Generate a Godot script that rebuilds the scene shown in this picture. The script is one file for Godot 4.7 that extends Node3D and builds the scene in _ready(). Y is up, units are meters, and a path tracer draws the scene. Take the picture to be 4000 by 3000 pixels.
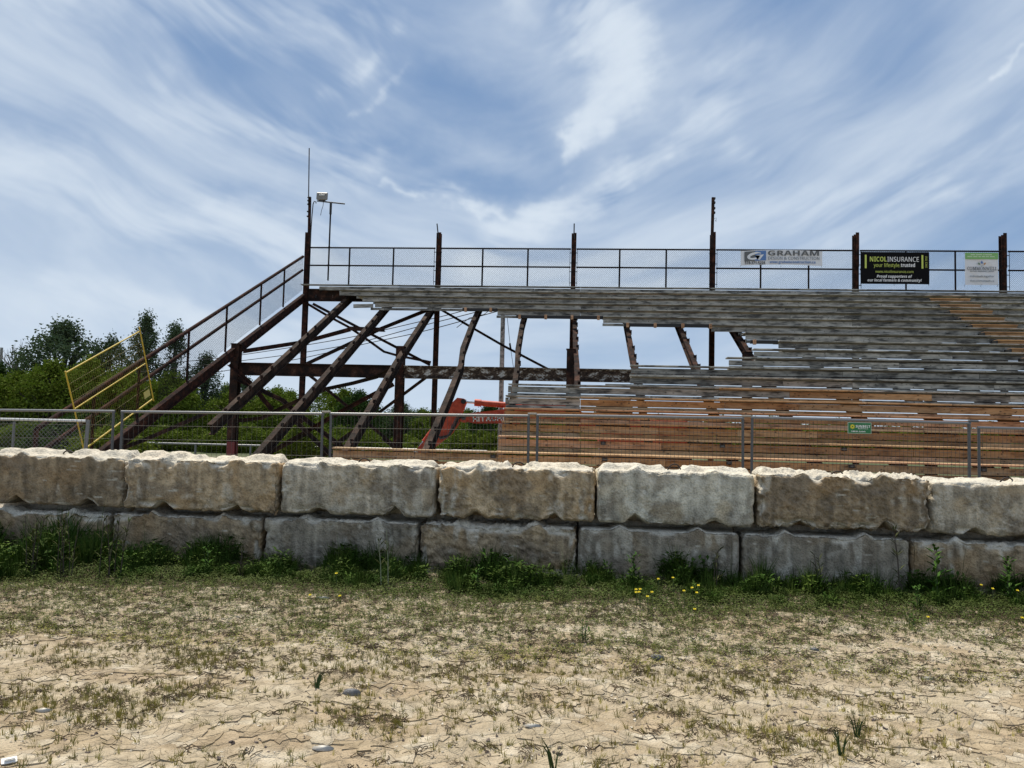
extends Node3D
# A partly dismantled grandstand behind a wall of stacked concrete blocks.
# X runs along the wall to the right, Y up, Z towards the camera. Units are metres.

var rng := RandomNumberGenerator.new()
var mat := {}
var taken := {}
var share := {}

const D0 := 16.7685      # distance of the lowest full tier's nosing
const RUN := 0.74        # depth of one tier
const RISE := 0.34083    # height of one tier
const H0 := 1.10267      # height of the lowest full tier's nosing
const BAY := 5.441       # column spacing
const STEP := 1.81367    # stringer spacing
const X0 := -11.0        # left end of the stand
const XR := 21.65        # right end of what is built of it
const BACK := -30.4      # back row of columns
const MID := -24.2       # middle row of columns


func _ready() -> void:
	rng.seed = 4711
	camera_and_light()
	make_materials()
	ground()
	grandstand()
	block_wall()
	site_fence()
	side_chain_link()
	yellow_panel()
	banners()
	masts_and_floodlight()
	excavator()
	poles_and_cables()
	trees()
	mud_plates()
	plants()
	litter()


# ---------------------------------------------------------------- camera, sky, sun
func camera_and_light() -> void:
	var cam := Camera3D.new()
	cam.name = "camera"
	cam.fov = 53.07
	cam.near = 0.05
	cam.far = 3000.0
	cam.transform = Transform3D(Basis(Vector3.UP, deg_to_rad(4.623)) * Basis(Vector3.RIGHT, deg_to_rad(3.3)) * Basis(Vector3.BACK, deg_to_rad(1.397)), Vector3(0, 1.65, 0))
	add_child(cam)
	cam.current = true
	var env := Environment.new()
	env.background_mode = Environment.BG_SKY
	var sky := Sky.new()
	var pano := PanoramaSkyMaterial.new()
	pano.panorama = ImageTexture.create_from_image(sky_image(4096, 2048))
	sky.sky_material = pano
	env.sky = sky
	env.background_energy_multiplier = 1.0
	env.tonemap_mode = Environment.TONE_MAPPER_LINEAR
	env.tonemap_exposure = 1.16
	env.sdfgi_enabled = true
	env.ssao_enabled = true
	env.ssil_enabled = true
	var we := WorldEnvironment.new()
	we.name = "world_environment"
	we.environment = env
	add_child(we)
	var sun := DirectionalLight3D.new()
	sun.name = "sun"
	sun.light_energy = 1.6
	sun.light_color = Color(1.0, 0.965, 0.9)
	sun.light_angular_distance = 0.55
	sun.shadow_enabled = true
	add_child(sun)
	sun.look_at_from_position(Vector3(-2.6, 9.0, -3.6), Vector3.ZERO, Vector3.UP)


# Thin veils of high cloud over a blue sky, laid out by azimuth (right of -Z) and elevation in degrees.
var sky_noise := []
# strands of cirrus: azimuth, elevation, azimuth, elevation, half width, strength
const STRANDS := [
	[0.5, 29.8, 3.0, 27.2, 2.0, 0.26], [3.0, 27.2, 3.6, 24.8, 1.7, 0.38], [3.6, 24.8, 1.4, 22.4, 1.3, 0.38], [1.4, 22.4, -0.6, 20.6, 0.9, 0.42], [-0.6, 20.6, -2.0, 18.6, 0.5, 0.34],
	[-5.0, 30.5, 1.0, 28.6, 1.8, 0.20], [-1.5, 28.4, 3.0, 26.4, 1.2, 0.20],
	[-7.5, 11.5, -2.6, 15.6, 1.3, 0.32], [-2.6, 15.6, 2.5, 18.0, 1.2, 0.30], [2.5, 18.0, 6.5, 20.2, 0.8, 0.22],
	[6.5, 20.2, 12.0, 25.5, 1.6, 0.16], [-14.0, 17.4, -5.4, 15.4, 0.35, 0.28], [-30.0, 21.5, -15.5, 18.5, 1.5, 0.20],
	[-19.0, 22.8, -14.6, 27.8, 0.7, 0.26], [-17.5, 21.5, -13.0, 26.0, 0.3, 0.18], [-38.0, 15.0, -20.0, 12.0, 2.0, 0.24], [-40.0, 26.0, -17.0, 28.0, 2.4, 0.18],
	[28.6, 22.6, 31.5, 23.3, 0.16, 0.30], [18.0, 14.0, 34.0, 20.5, 1.6, 0.12], [10.0, 12.5, 24.0, 16.0, 1.4, 0.12],
	[-9.0, 9.0, 6.0, 10.5, 1.6, 0.20], [-36.0, 8.0, -14.0, 7.0, 1.4, 0.20], [9.0, 24.0, 13.0, 18.5, 1.3, 0.16]]
# clear blue openings between the veils: azimuth, elevation, half widths, strength
const HOLES := [[-10.5, 23.6, 4.6, 2.6, 0.34], [-4.6, 21.8, 4.0, 2.4, 0.30], [-13.0, 20.2, 4.5, 1.4, 0.22], [-7.0, 17.2, 4.0, 0.9, 0.22], [14.0, 17.5, 6.0, 3.0, 0.18], [23.0, 24.0, 6.0, 4.0, 0.22], [27.0, 13.5, 7.0, 2.6, 0.16], [-36.0, 18.5, 5.0, 1.6, 0.18], [-25.0, 15.3, 6.0, 1.0, 0.16], [-33.0, 30.0, 9.0, 3.0, 0.16], [16.0, 29.5, 7.0, 2.6, 0.2], [1.6, 16.6, 1.5, 0.8, 0.22], [-28.0, 24.5, 7.0, 1.2, 0.14]]


func sky_colour(az: float, el: float) -> Color:
	if el < -1.0:
		return Color(0.30, 0.275, 0.215)
	var n1: FastNoiseLite = sky_noise[0]
	var n2: FastNoiseLite = sky_noise[1]
	var n3: FastNoiseLite = sky_noise[2]
	var n4: FastNoiseLite = sky_noise[3]
	var n5: FastNoiseLite = sky_noise[4]
	# streaks run one way on the left of the view and the other way on its right
	var lean := 0.10 + 0.30 * clampf((az + 8.0) / 26.0, -1.0, 1.0)
	var wx := az + 5.0 * n2.get_noise_2d(az, el * 2.0)
	var wy := el - lean * az + 4.2 * n2.get_noise_2d(az + 300.0, el * 2.0)
	var streak := n1.get_noise_2d(wx * 0.55, wy * 2.6)
	var fine := n4.get_noise_2d(wx * 0.6, wy * 2.4)
	var fibre := 1.0 - 2.6 * absf(n5.get_noise_2d(wx * 0.42, wy * 2.2))
	var broad := n3.get_noise_2d(wx, wy * 2.2 + 90.0)
	var away := 1.0 - smoothstep(140.0, 172.0, absf(az))
	var veil := 0.40 + (0.32 * broad + 0.27 * streak + 0.17 * fine + 0.05 * fibre) * away
	if absf(az + 4.0) < 46.0 and el < 40.0:
		var ax := az + 2.4 * n1.get_noise_2d(az * 2.0, el * 3.0 + 70.0) + 0.7 * n4.get_noise_2d(az * 3.0, el * 3.0)
		var ay := el + 1.7 * n1.get_noise_2d(az * 2.0 + 140.0, el * 3.0) + 0.6 * n4.get_noise_2d(az * 3.0 + 55.0, el * 3.0)
		for s in STRANDS:
			if minf(s[0], s[2]) - 7.0 > ax or maxf(s[0], s[2]) + 7.0 < ax:
				continue
			var dx: float = s[2] - s[0]
			var dy: float = s[3] - s[1]
			var t: float = clampf(((ax - s[0]) * dx + (ay - s[1]) * dy) / (dx * dx + dy * dy), 0.0, 1.0)
			var ex: float = ax - s[0] - dx * t
			var ey: float = ay - s[1] - dy * t
			var q: float = (ex * ex + ey * ey) / (s[4] * s[4])
			if q < 6.0:
				veil += s[5] * exp(-q) * maxf(0.0, 0.72 + 1.9 * fine + 0.4 * streak + 0.3 * fibre)
		for o in HOLES:
			var hx: float = (ax - o[0]) / o[2]
			var hy: float = (ay - o[1]) / o[3]
			var qq := hx * hx + hy * hy
			if qq < 6.0:
				veil -= o[4] * exp(-qq)
	veil += 0.30 * exp(-maxf(el, 0.0) / 6.0)
	veil = maxf(veil, 0.0)
	if veil > 0.55:
		veil = 0.55 + 0.45 * (1.0 - exp(-(veil - 0.55) / 0.45))
	veil = veil * veil * (3.0 - 2.0 * veil) * 0.6 + veil * 0.4
	var low: float = exp(-maxf(el, 0.0) / 15.0)
	var c := Color(lerpf(0.145, 0.33, low), lerpf(0.245, 0.46, low), lerpf(0.44, 0.63, low))
	return c.lerp(Color(0.66, 0.73, 0.80), veil * 0.86)


func sky_image(w: int, h: int) -> Image:
	for a in [[11, 0.035, 5, 0.55], [23, 0.02, 3, 0.5], [37, 0.012, 2, 0.5], [51, 0.10, 5, 0.62], [67, 0.05, 5, 0.58]]:
		var n := FastNoiseLite.new()
		n.seed = a[0]; n.frequency = a[1]; n.fractal_octaves = a[2]; n.fractal_gain = a[3]
		sky_noise.append(n)
	# the whole sky coarsely, then the part over the stand again in full detail
	var im := sky_part(w / 4, h / 4, 0, 0, w / 4, h / 4)
	im.resize(w, h, Image.INTERPOLATE_CUBIC)
	var per := w / 360.0
	var top := int((90.0 - 36.0) * per)
	var low := int((90.0 + 0.5) * per)
	var right := sky_part(w, h, 0, top, int(40.0 * per), low)
	im.blit_rect(right, Rect2i(Vector2i.ZERO, right.get_size()), Vector2i(0, top))
	var left := sky_part(w, h, int(312.0 * per), top, w, low)
	im.blit_rect(left, Rect2i(Vector2i.ZERO, left.get_size()), Vector2i(int(312.0 * per), top))
	return im


func sky_part(w: int, h: int, x0: int, y0: int, x1: int, y1: int) -> Image:
	var data := PackedByteArray()
	data.resize((x1 - x0) * (y1 - y0) * 3)
	var at := 0
	for j in range(y0, y1):
		var el := 90.0 - 180.0 * (j + 0.5) / h
		for i in range(x0, x1):
			var az := 360.0 * (i + 0.5) / w
			if az > 180.0:
				az -= 360.0
			var c := sky_colour(az, el).linear_to_srgb()
			data[at] = int(clampf(c.r, 0.0, 1.0) * 255.0 + 0.5)
			data[at + 1] = int(clampf(c.g, 0.0, 1.0) * 255.0 + 0.5)
			data[at + 2] = int(clampf(c.b, 0.0, 1.0) * 255.0 + 0.5)
			at += 3
	return Image.create_from_data(x1 - x0, y1 - y0, false, Image.FORMAT_RGB8, data)


# ---------------------------------------------------------------- naming and tagging
func numbered(called: String) -> String:
	var n: int = taken.get(called, 0)
	taken[called] = n + 1
	return called if n == 0 else "%s_%03d" % [called, n]


func thing(called: String, label: String, category: String, at := Vector3.ZERO, group := "") -> Node3D:
	var o := Node3D.new()
	o.name = numbered(called)
	add_child(o)
	o.position = at
	tag(o, label, category, group)
	return o


func tag(o: Node, label: String, category: String, group := "", kind := "") -> void:
	o.set_meta("label", label)
	o.set_meta("category", category)
	if group:
		o.set_meta("group", group)
	if kind:
		o.set_meta("kind", kind)


func part(called: String, mesh: Mesh, m: Material, parent: Node, at := Vector3.ZERO, b := Basis.IDENTITY) -> MeshInstance3D:
	var o := MeshInstance3D.new()
	o.name = called
	o.mesh = mesh
	o.material_override = m
	o.transform = Transform3D(b, at)
	parent.add_child(o, true)
	return o


func solo(called: String, mesh: Mesh, m: Material, label: String, category: String, at := Vector3.ZERO, group := "", b := Basis.IDENTITY) -> MeshInstance3D:
	var o := MeshInstance3D.new()
	o.name = numbered(called)
	o.mesh = mesh
	o.material_override = m
	add_child(o)
	o.transform = Transform3D(b, at)
	tag(o, label, category, group)
	return o


# ---------------------------------------------------------------- mesh building
class Shape:
	var v := PackedVector3Array()
	var n := PackedVector3Array()
	var c := PackedColorArray()
	var col := Color.WHITE

	func tri(a: Vector3, b: Vector3, d: Vector3, na: Vector3, nb: Vector3, nd: Vector3) -> void:
		if (b - a).cross(d - a).dot(na + nb + nd) > 0.0:   # front faces run clockwise
			v.append(a); v.append(d); v.append(b)
			n.append(na); n.append(nd); n.append(nb)
		else:
			v.append(a); v.append(b); v.append(d)
			n.append(na); n.append(nb); n.append(nd)
		c.append(col); c.append(col); c.append(col)

	# a flat convex face that looks along «out»
	func face(p: Array, out: Vector3) -> void:
		var q: Vector3 = (p[1] - p[0]).cross(p[2] - p[0]).normalized()
		if q.dot(out) < 0.0:
			q = -q
		for k in range(1, p.size() - 1):
			tri(p[0], p[k], p[k + 1], q, q, q)

	func box(mid: Vector3, size: Vector3, ch := 0.0, b := Basis.IDENTITY) -> void:
		var h := size * 0.5
		if ch <= 0.0:
			for a in 3:
				for s in [-1.0, 1.0]:
					var p := []
					for k in [[-1, -1], [1, -1], [1, 1], [-1, 1]]:
						var q := Vector3.ZERO
						q[a] = s * h[a]; q[(a + 1) % 3] = k[0] * h[(a + 1) % 3]; q[(a + 2) % 3] = k[1] * h[(a + 2) % 3]
						p.append(mid + b * q)
					var o := Vector3.ZERO
					o[a] = s
					face(p, b * o)
			return
		var g := h - Vector3(ch, ch, ch)
		for a in 3:
			var e := (a + 1) % 3
			var f := (a + 2) % 3
			for s in [-1.0, 1.0]:
				var p := []
				for k in [[-1, -1], [1, -1], [1, 1], [-1, 1]]:
					var q := Vector3.ZERO
					q[a] = s * h[a]; q[e] = k[0] * g[e]; q[f] = k[1] * g[f]
					p.append(mid + b * q)
				var o := Vector3.ZERO
				o[a] = s
				face(p, b * o)
				for t in [-1.0, 1.0]:      # the bevel between the faces ±a and ±e
					var pe := []
					for k in [[0, -1], [1, -1], [1, 1], [0, 1]]:
						var q := Vector3.ZERO
						q[a] = s * (h[a] if k[0] == 0 else g[a]); q[e] = t * (g[e] if k[0] == 0 else h[e]); q[f] = k[1] * g[f]
						pe.append(mid + b * q)
					var oe := Vector3.ZERO
					oe[a] = s; oe[e] = t
					face(pe, b * oe)
		for sx in [-1.0, 1.0]:
			for sy in [-1.0, 1.0]:
				for sz in [-1.0, 1.0]:
					var s := Vector3(sx, sy, sz)
					face([mid + b * (s * Vector3(h.x, g.y, g.z)), mid + b * (s * Vector3(g.x, h.y, g.z)), mid + b * (s * Vector3(g.x, g.y, h.z))], b * s)

	func tube(path: Array, r: float, sides := 6, caps := true, r_end := -1.0) -> void:
		var rings := []
		var last := Vector3.ZERO
		for k in path.size():
			var d: Vector3 = (path[mini(k + 1, path.size() - 1)] - path[maxi(k - 1, 0)]).normalized()
			var ref := last if k > 0 else (Vector3.UP if absf(d.y) < 0.9 else Vector3.RIGHT)
			var a := (ref - d * ref.dot(d)).normalized()
			last = a
			var b := d.cross(a)
			var rr := r if r_end < 0.0 else lerpf(r, r_end, float(k) / (path.size() - 1))
			var ring := []
			for s in sides:
				var t := TAU * s / sides
				ring.append([path[k] + (a * cos(t) + b * sin(t)) * rr, a * cos(t) + b * sin(t)])
			rings.append(ring)
		for k in rings.size() - 1:
			for s in sides:
				var e := (s + 1) % sides
				var p = rings[k][s]; var q = rings[k][e]; var t = rings[k + 1][e]; var u = rings[k + 1][s]
				tri(p[0], q[0], t[0], p[1], q[1], t[1])
				tri(p[0], t[0], u[0], p[1], t[1], u[1])
		if caps:
			for k in [0, rings.size() - 1]:
				var d: Vector3 = path[0] - path[1] if k == 0 else path[-1] - path[-2]
				face(rings[k].map(func(x): return x[0]), d)

	# a flat outline swept along a path; the outline's y axis follows «up»
	func sweep(outline: PackedVector2Array, path: Array, up: Vector3, caps := true) -> void:
		var rings := []
		for k in path.size():
			var d: Vector3 = (path[mini(k + 1, path.size() - 1)] - path[maxi(k - 1, 0)]).normalized()
			var y := (up - d * up.dot(d)).normalized()
			var x := y.cross(d).normalized()
			var ring := []
			for p in outline:
				ring.append(path[k] + x * p.x + y * p.y)
			rings.append([ring, x, y, d])
		var area := 0.0
		for k in outline.size():
			area += outline[k].cross(outline[(k + 1) % outline.size()])
		for k in rings.size() - 1:
			for s in outline.size():
				var e := (s + 1) % outline.size()
				var dir := outline[e] - outline[s]
				var o2 := Vector2(dir.y, -dir.x) * signf(area)
				var out: Vector3 = rings[k][1] * o2.x + rings[k][2] * o2.y
				face([rings[k][0][s], rings[k][0][e], rings[k + 1][0][e], rings[k + 1][0][s]], out)
		if caps:
			var t := Geometry2D.triangulate_polygon(outline)
			for k in [0, rings.size() - 1]:
				for j in range(0, t.size(), 3):
					var o: Vector3 = -rings[k][3] if k == 0 else rings[k][3]
					face([rings[k][0][t[j]], rings[k][0][t[j + 1]], rings[k][0][t[j + 2]]], o)

	func mesh() -> ArrayMesh:
		var a := []
		a.resize(Mesh.ARRAY_MAX)
		a[Mesh.ARRAY_VERTEX] = v
		a[Mesh.ARRAY_NORMAL] = n
		a[Mesh.ARRAY_COLOR] = c
		var m := ArrayMesh.new()
		m.add_surface_from_arrays(Mesh.PRIMITIVE_TRIANGLES, a)
		return m


func i_section(depth: float, width: float, web: float, flange: float) -> PackedVector2Array:
	var h := depth * 0.5; var w := width * 0.5; var t := web * 0.5
	return PackedVector2Array([Vector2(-w, -h), Vector2(w, -h), Vector2(w, -h + flange), Vector2(t, -h + flange), Vector2(t, h - flange), Vector2(w, h - flange), Vector2(w, h), Vector2(-w, h), Vector2(-w, h - flange), Vector2(-t, h - flange), Vector2(-t, -h + flange), Vector2(-w, -h + flange)])


func l_section(a: float, t: float) -> PackedVector2Array:
	return PackedVector2Array([Vector2(-a * 0.5, -a * 0.5), Vector2(a * 0.5, -a * 0.5), Vector2(a * 0.5, -a * 0.5 + t), Vector2(-a * 0.5 + t, -a * 0.5 + t), Vector2(-a * 0.5 + t, a * 0.5), Vector2(-a * 0.5, a * 0.5)])


func box_mesh(size: Vector3, ch := 0.0) -> ArrayMesh:
	var s := Shape.new()
	s.box(Vector3.ZERO, size, ch)
	return s.mesh()


func tube_mesh(path: Array, r: float, sides := 8, r_end := -1.0) -> ArrayMesh:
	var s := Shape.new()
	s.tube(path, r, sides, true, r_end)
	return s.mesh()


func sweep_mesh(outline: PackedVector2Array, path: Array, up := Vector3.UP) -> ArrayMesh:
	var s := Shape.new()
	s.sweep(outline, path, up)
	return s.mesh()


# ---------------------------------------------------------------- materials
func lin(r: float, g: float, b: float) -> Color:
	return Color(r, g, b).linear_to_srgb()


func noise_img(w: int, h: int, sd: int, freq: float, oct := 4, to_w := 0, to_h := 0, kind := FastNoiseLite.TYPE_SIMPLEX_SMOOTH) -> Image:
	var f := FastNoiseLite.new()
	f.seed = sd; f.frequency = freq; f.fractal_octaves = oct; f.noise_type = kind
	if kind == FastNoiseLite.TYPE_CELLULAR:
		f.cellular_return_type = FastNoiseLite.RETURN_DISTANCE2_SUB
		f.fractal_type = FastNoiseLite.FRACTAL_NONE
	var im := f.get_seamless_image(w, h)
	im.convert(Image.FORMAT_L8)
	if to_w:
		im.resize(to_w, to_h, Image.INTERPOLATE_CUBIC)
	return im


# an image whose linear colour runs through «stops» ([at, r, g, b]) by a mix of grey noise images
func ramp_tex(w: int, h: int, imgs: Array, weights: Array, stops: Array, contrast := 1.0, knots_wanted := 0) -> ImageTexture:
	var d := []
	for im in imgs:
		d.append((im as Image).get_data())
	var lut := PackedByteArray()
	for k in 256:
		var t := k / 255.0
		var a = stops[0]; var b = stops[-1]
		for s in stops.size() - 1:
			if t >= stops[s][0] and t <= stops[s + 1][0]:
				a = stops[s]; b = stops[s + 1]
		var f: float = clampf((t - a[0]) / maxf(b[0] - a[0], 1e-4), 0.0, 1.0)
		for ch in [1, 2, 3]:
			lut.append(int(255.0 * pow(lerpf(a[ch], b[ch], f), 0.4545)))
	var out := PackedByteArray()
	out.resize(w * h * 3)
	for p in w * h:
		var s := 0.0
		for k in d.size():
			s += (d[k][p] - 127.5) * weights[k]
		var q := clampi(int(127.5 + s * contrast), 0, 255) * 3
		out[p * 3] = lut[q]; out[p * 3 + 1] = lut[q + 1]; out[p * 3 + 2] = lut[q + 2]
	# knots of the timber
	var kr := RandomNumberGenerator.new()
	kr.seed = w * 7 + int(stops[0][1] * 1000.0)
	for k in knots_wanted:
		var cx := kr.randi_range(0, w - 1)
		var cy := kr.randi_range(0, h - 1)
		var rx := kr.randf_range(4.0, 9.0)
		var ry := kr.randf_range(9.0, 20.0)
		for y in range(-24, 25):
			for x in range(-24, 25):
				var e := Vector2(x / rx, y / ry).length() + 0.25 * sin(x * 0.9 + cy) * 0.4
				if e < 1.6:
					var p := (posmod(cy + y, h) * w + posmod(cx + x, w)) * 3
					var f := lerpf(0.52, 1.0, smoothstep(0.3, 1.6, e)) if e > 0.55 else 0.50
					for ch in 3:
						out[p + ch] = int(out[p + ch] * lerpf(f, 1.0, 0.15))
	return ImageTexture.create_from_image(Image.create_from_data(w, h, false, Image.FORMAT_RGB8, out))


func normal_tex(im: Image, strength: float) -> ImageTexture:
	var q: Image = im.duplicate()
	q.convert(Image.FORMAT_RGBA8)
	q.bump_map_to_normal_map(strength)
	return ImageTexture.create_from_image(q)


func plain(called: String, r: float, g: float, b: float, rough := 0.8, metal := 0.0) -> StandardMaterial3D:
	var m := StandardMaterial3D.new()
	m.resource_name = called
	m.albedo_color = lin(r, g, b)
	m.roughness = rough
	m.metallic = metal
	mat[called] = m
	return m


func tri_mat(called: String, tex: Texture2D, scale: Vector3, rough: float, normal: Texture2D = null, ns := 1.0, offset := Vector3.ZERO, tint := Color.WHITE) -> StandardMaterial3D:
	var m := StandardMaterial3D.new()
	m.resource_name = called
	m.albedo_texture = tex
	m.albedo_color = tint
	m.uv1_triplanar = true
	m.uv1_world_triplanar = true
	m.uv1_triplanar_sharpness = 6.0
	m.uv1_scale = scale
	m.uv1_offset = offset
	m.roughness = rough
	if normal:
		m.normal_enabled = true
		m.normal_texture = normal
		m.normal_scale = ns
	mat[called] = m
	return m


func make_materials() -> void:
	# weathered planks: long fibres, darker blotches
	var g1 := noise_img(24, 512, 3, 0.06, 4, 1024, 512)
	var g2 := noise_img(96, 512, 4, 0.10, 3, 1024, 512)
	var g3 := noise_img(128, 64, 5, 0.035, 3, 1024, 512)
	var knots := noise_img(256, 128, 6, 0.05, 2, 1024, 512)
	var grey := ramp_tex(1024, 512, [g1, g2, g3, knots], [0.65, 0.4, 0.7, 0.35], [[0.0, 0.02, 0.02, 0.019], [0.22, 0.12, 0.118, 0.11], [0.5, 0.33, 0.318, 0.285], [0.8, 0.45, 0.435, 0.395], [1.0, 0.54, 0.52, 0.47]], 1.15, 26)
	var tan := ramp_tex(1024, 512, [g1, g2, g3, knots], [0.45, 0.35, 0.55, 0.35], [[0.0, 0.08, 0.04, 0.018], [0.22, 0.34, 0.195, 0.085], [0.5, 0.49, 0.305, 0.145], [0.8, 0.57, 0.38, 0.20], [1.0, 0.64, 0.47, 0.30]], 1.1, 46)
	var wn := normal_tex(g1, 3.0)
	for k in 6:
		var t: float = [1.0, 0.90, 0.96, 0.80, 1.0, 0.86][k]
		tri_mat("grey_wood_%d" % k, grey, Vector3(0.30, 1.9, 1.9), 0.85, wn, 0.5, Vector3(k * 0.37, k * 0.23, k * 0.61), Color(minf(t, 1.0), minf(t, 1.0), minf(t * 0.99, 1.0)))
	for k in 5:
		var t: Color = [Color(1, 1, 1), Color(0.84, 0.80, 0.76), Color(1, 0.96, 1.0), Color(0.88, 0.92, 0.97), Color(0.92, 0.86, 0.78)][k]
		tri_mat("tan_wood_%d" % k, tan, Vector3(0.30, 1.9, 1.9), 0.8, wn, 0.5, Vector3(k * 0.41, k * 0.29, k * 0.53), t)
	# dark corroded steel
	var r1 := noise_img(256, 256, 21, 0.02, 5)
	var r2 := noise_img(256, 256, 22, 0.09, 3)
	var rust := ramp_tex(256, 256, [r1, r2], [0.75, 0.3], [[0.0, 0.012, 0.011, 0.011], [0.4, 0.022, 0.015, 0.013], [0.62, 0.045, 0.023, 0.017], [0.8, 0.085, 0.042, 0.028], [1.0, 0.14, 0.10, 0.08]])
	var bare := ramp_tex(256, 256, [r1, r2], [0.75, 0.3], [[0.0, 0.010, 0.008, 0.007], [0.4, 0.022, 0.016, 0.013], [0.62, 0.042, 0.025, 0.018], [0.8, 0.065, 0.045, 0.034], [1.0, 0.17, 0.13, 0.095]])
	var scabs := ramp_tex(256, 256, [r1, r2], [1.1, 0.7], [[0.0, 0.03, 0.022, 0.018], [0.42, 0.07, 0.05, 0.038], [0.6, 0.14, 0.10, 0.07], [0.70, 0.22, 0.19, 0.15], [0.74, 0.42, 0.41, 0.38], [1.0, 0.60, 0.59, 0.55]])
	var sn := normal_tex(r2, 4.0)
	tri_mat("dark_steel", rust, Vector3(0.5, 0.5, 0.5), 0.75, sn, 0.4)
	tri_mat("brown_steel", rust, Vector3(0.7, 0.7, 0.7), 0.7, sn, 0.5, Vector3(0.3, 0.1, 0.6), Color(1, 0.92, 0.9))
	tri_mat("bare_steel", bare, Vector3(0.28, 0.28, 0.28), 0.7, sn, 0.5)
	tri_mat("scabbed_steel", scabs, Vector3(0.42, 0.9, 0.9), 0.8, sn, 0.6)
	for q in ["dark_steel", "brown_steel", "bare_steel", "scabbed_steel"]:
		mat[q].metallic_specular = 0.12
	plain("maroon_paint", 0.16, 0.028, 0.028, 0.6)
	plain("black_steel", 0.012, 0.012, 0.012, 0.6)
	plain("guard_pipe", 0.016, 0.011, 0.010, 0.7).metallic_specular = 0.15
	plain("link_wire", 0.02, 0.02, 0.022, 0.9).metallic_specular = 0.1
	plain("zinc", 0.20, 0.205, 0.21, 0.45, 0.6)
	plain("dull_zinc", 0.10, 0.105, 0.11, 0.55, 0.4)
	plain("mesh_wire", 0.075, 0.07, 0.062, 0.6, 0.2)
	plain("white_pipe", 0.62, 0.63, 0.63, 0.5)
	plain("yellow_paint", 0.50, 0.35, 0.03, 0.6)
	plain("yellow_wire", 0.22, 0.17, 0.03, 0.6)
	plain("clamp_grey", 0.27, 0.255, 0.22, 0.7)
	plain("cable_black", 0.012, 0.012, 0.013, 0.7)
	plain("rusty_loop", 0.028, 0.017, 0.013, 0.8)
	# machine paint
	var p1 := noise_img(256, 256, 31, 0.03, 4)
	var paint := ramp_tex(256, 256, [p1, r2], [0.8, 0.3], [[0.0, 0.34, 0.035, 0.012], [0.5, 0.56, 0.068, 0.022], [1.0, 0.62, 0.11, 0.05]])
	tri_mat("machine_red", paint, Vector3(0.5, 0.5, 0.5), 0.55)
	plain("machine_dark", 0.02, 0.02, 0.02, 0.6)
	plain("chrome", 0.75, 0.76, 0.78, 0.18, 1.0)
	plain("tinted_glass", 0.02, 0.025, 0.03, 0.1)
	plain("letter_white", 0.82, 0.82, 0.80, 0.6)
	plain("hose_black", 0.015, 0.015, 0.015, 0.5)
	# banners and signs
	plain("vinyl_white", 0.70, 0.71, 0.72, 0.45)
	plain("vinyl_black", 0.009, 0.009, 0.010, 0.8).metallic_specular = 0.15
	plain("vinyl_lime", 0.52, 0.60, 0.11, 0.5)
	plain("vinyl_grey", 0.11, 0.115, 0.115, 0.5)
	plain("vinyl_blue", 0.09, 0.19, 0.42, 0.5)
	plain("vinyl_green", 0.20, 0.42, 0.13, 0.5)
	plain("ink_black", 0.03, 0.03, 0.032, 0.6)
	plain("ink_grey", 0.17, 0.19, 0.21, 0.6)
	plain("ink_pale", 0.60, 0.70, 0.52, 0.6)
	plain("ink_orange", 0.45, 0.22, 0.07, 0.6)
	plain("ink_leaf", 0.12, 0.20, 0.11, 0.6)
	plain("sign_green", 0.012, 0.16, 0.05, 0.4)
	plain("sign_edge", 0.35, 0.45, 0.36, 0.5)
	plain("sign_sun", 0.70, 0.62, 0.03, 0.5)
	plain("lamp_shell", 0.20, 0.20, 0.185, 0.5)
	plain("lamp_glass", 0.35, 0.36, 0.34, 0.2)
	# utility pole, dry sticks
	tri_mat("pole_wood", grey, Vector3(1.9, 0.16, 1.9), 0.9, null, 1.0, Vector3(0.2, 0.4, 0.1))
	# concrete: vertex colour gives the casting's own tone and stains, plus sun painted on its top
	var c1 := noise_img(512, 512, 41, 0.05, 5)
	var c2 := noise_img(512, 512, 42, 0.25, 2)
	var c3 := noise_img(512, 512, 43, 0.012, 4)
	var conc := ramp_tex(512, 512, [c1, c2, c3], [0.55, 0.45, 0.6], [[0.0, 0.34, 0.33, 0.31], [0.35, 0.70, 0.69, 0.67], [0.6, 0.92, 0.91, 0.90], [1.0, 1.0, 1.0, 1.0]])
	var cn := normal_tex(c1, 6.0)
	var m := tri_mat("concrete", conc, Vector3(1.3, 1.3, 1.3), 0.92, cn, 0.9)
	m.vertex_color_use_as_albedo = true
	# ground
	var s1 := noise_img(512, 512, 61, 0.02, 5)
	var s2 := noise_img(512, 512, 62, 0.2, 3)
	var crack := noise_img(512, 512, 63, 0.022, 1, 0, 0, FastNoiseLite.TYPE_CELLULAR)
	var soil := ramp_tex(512, 512, [s1, s2], [0.7, 0.55], [[0.0, 0.42, 0.40, 0.36], [0.4, 0.74, 0.72, 0.68], [0.7, 0.93, 0.92, 0.90], [1.0, 1.0, 1.0, 0.98]])
	m = tri_mat("soil", soil, Vector3(0.55, 0.55, 0.55), 0.95, null)
	m.vertex_color_use_as_albedo = true
	# cracks of dried mud: fine relief
	var cd := crack.get_data()
	var sd2 := s2.get_data()
	for k in cd.size():
		var e := clampf(cd[k] / 60.0, 0.0, 1.0)
		cd[k] = int(clampf(150.0 * sqrt(e) + 0.38 * sd2[k], 0.0, 255.0))
	var rel := Image.create_from_data(512, 512, false, Image.FORMAT_L8, cd)
	m.normal_enabled = true
	m.normal_texture = normal_tex(rel, 9.0)
	m.normal_scale = 1.0
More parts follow.
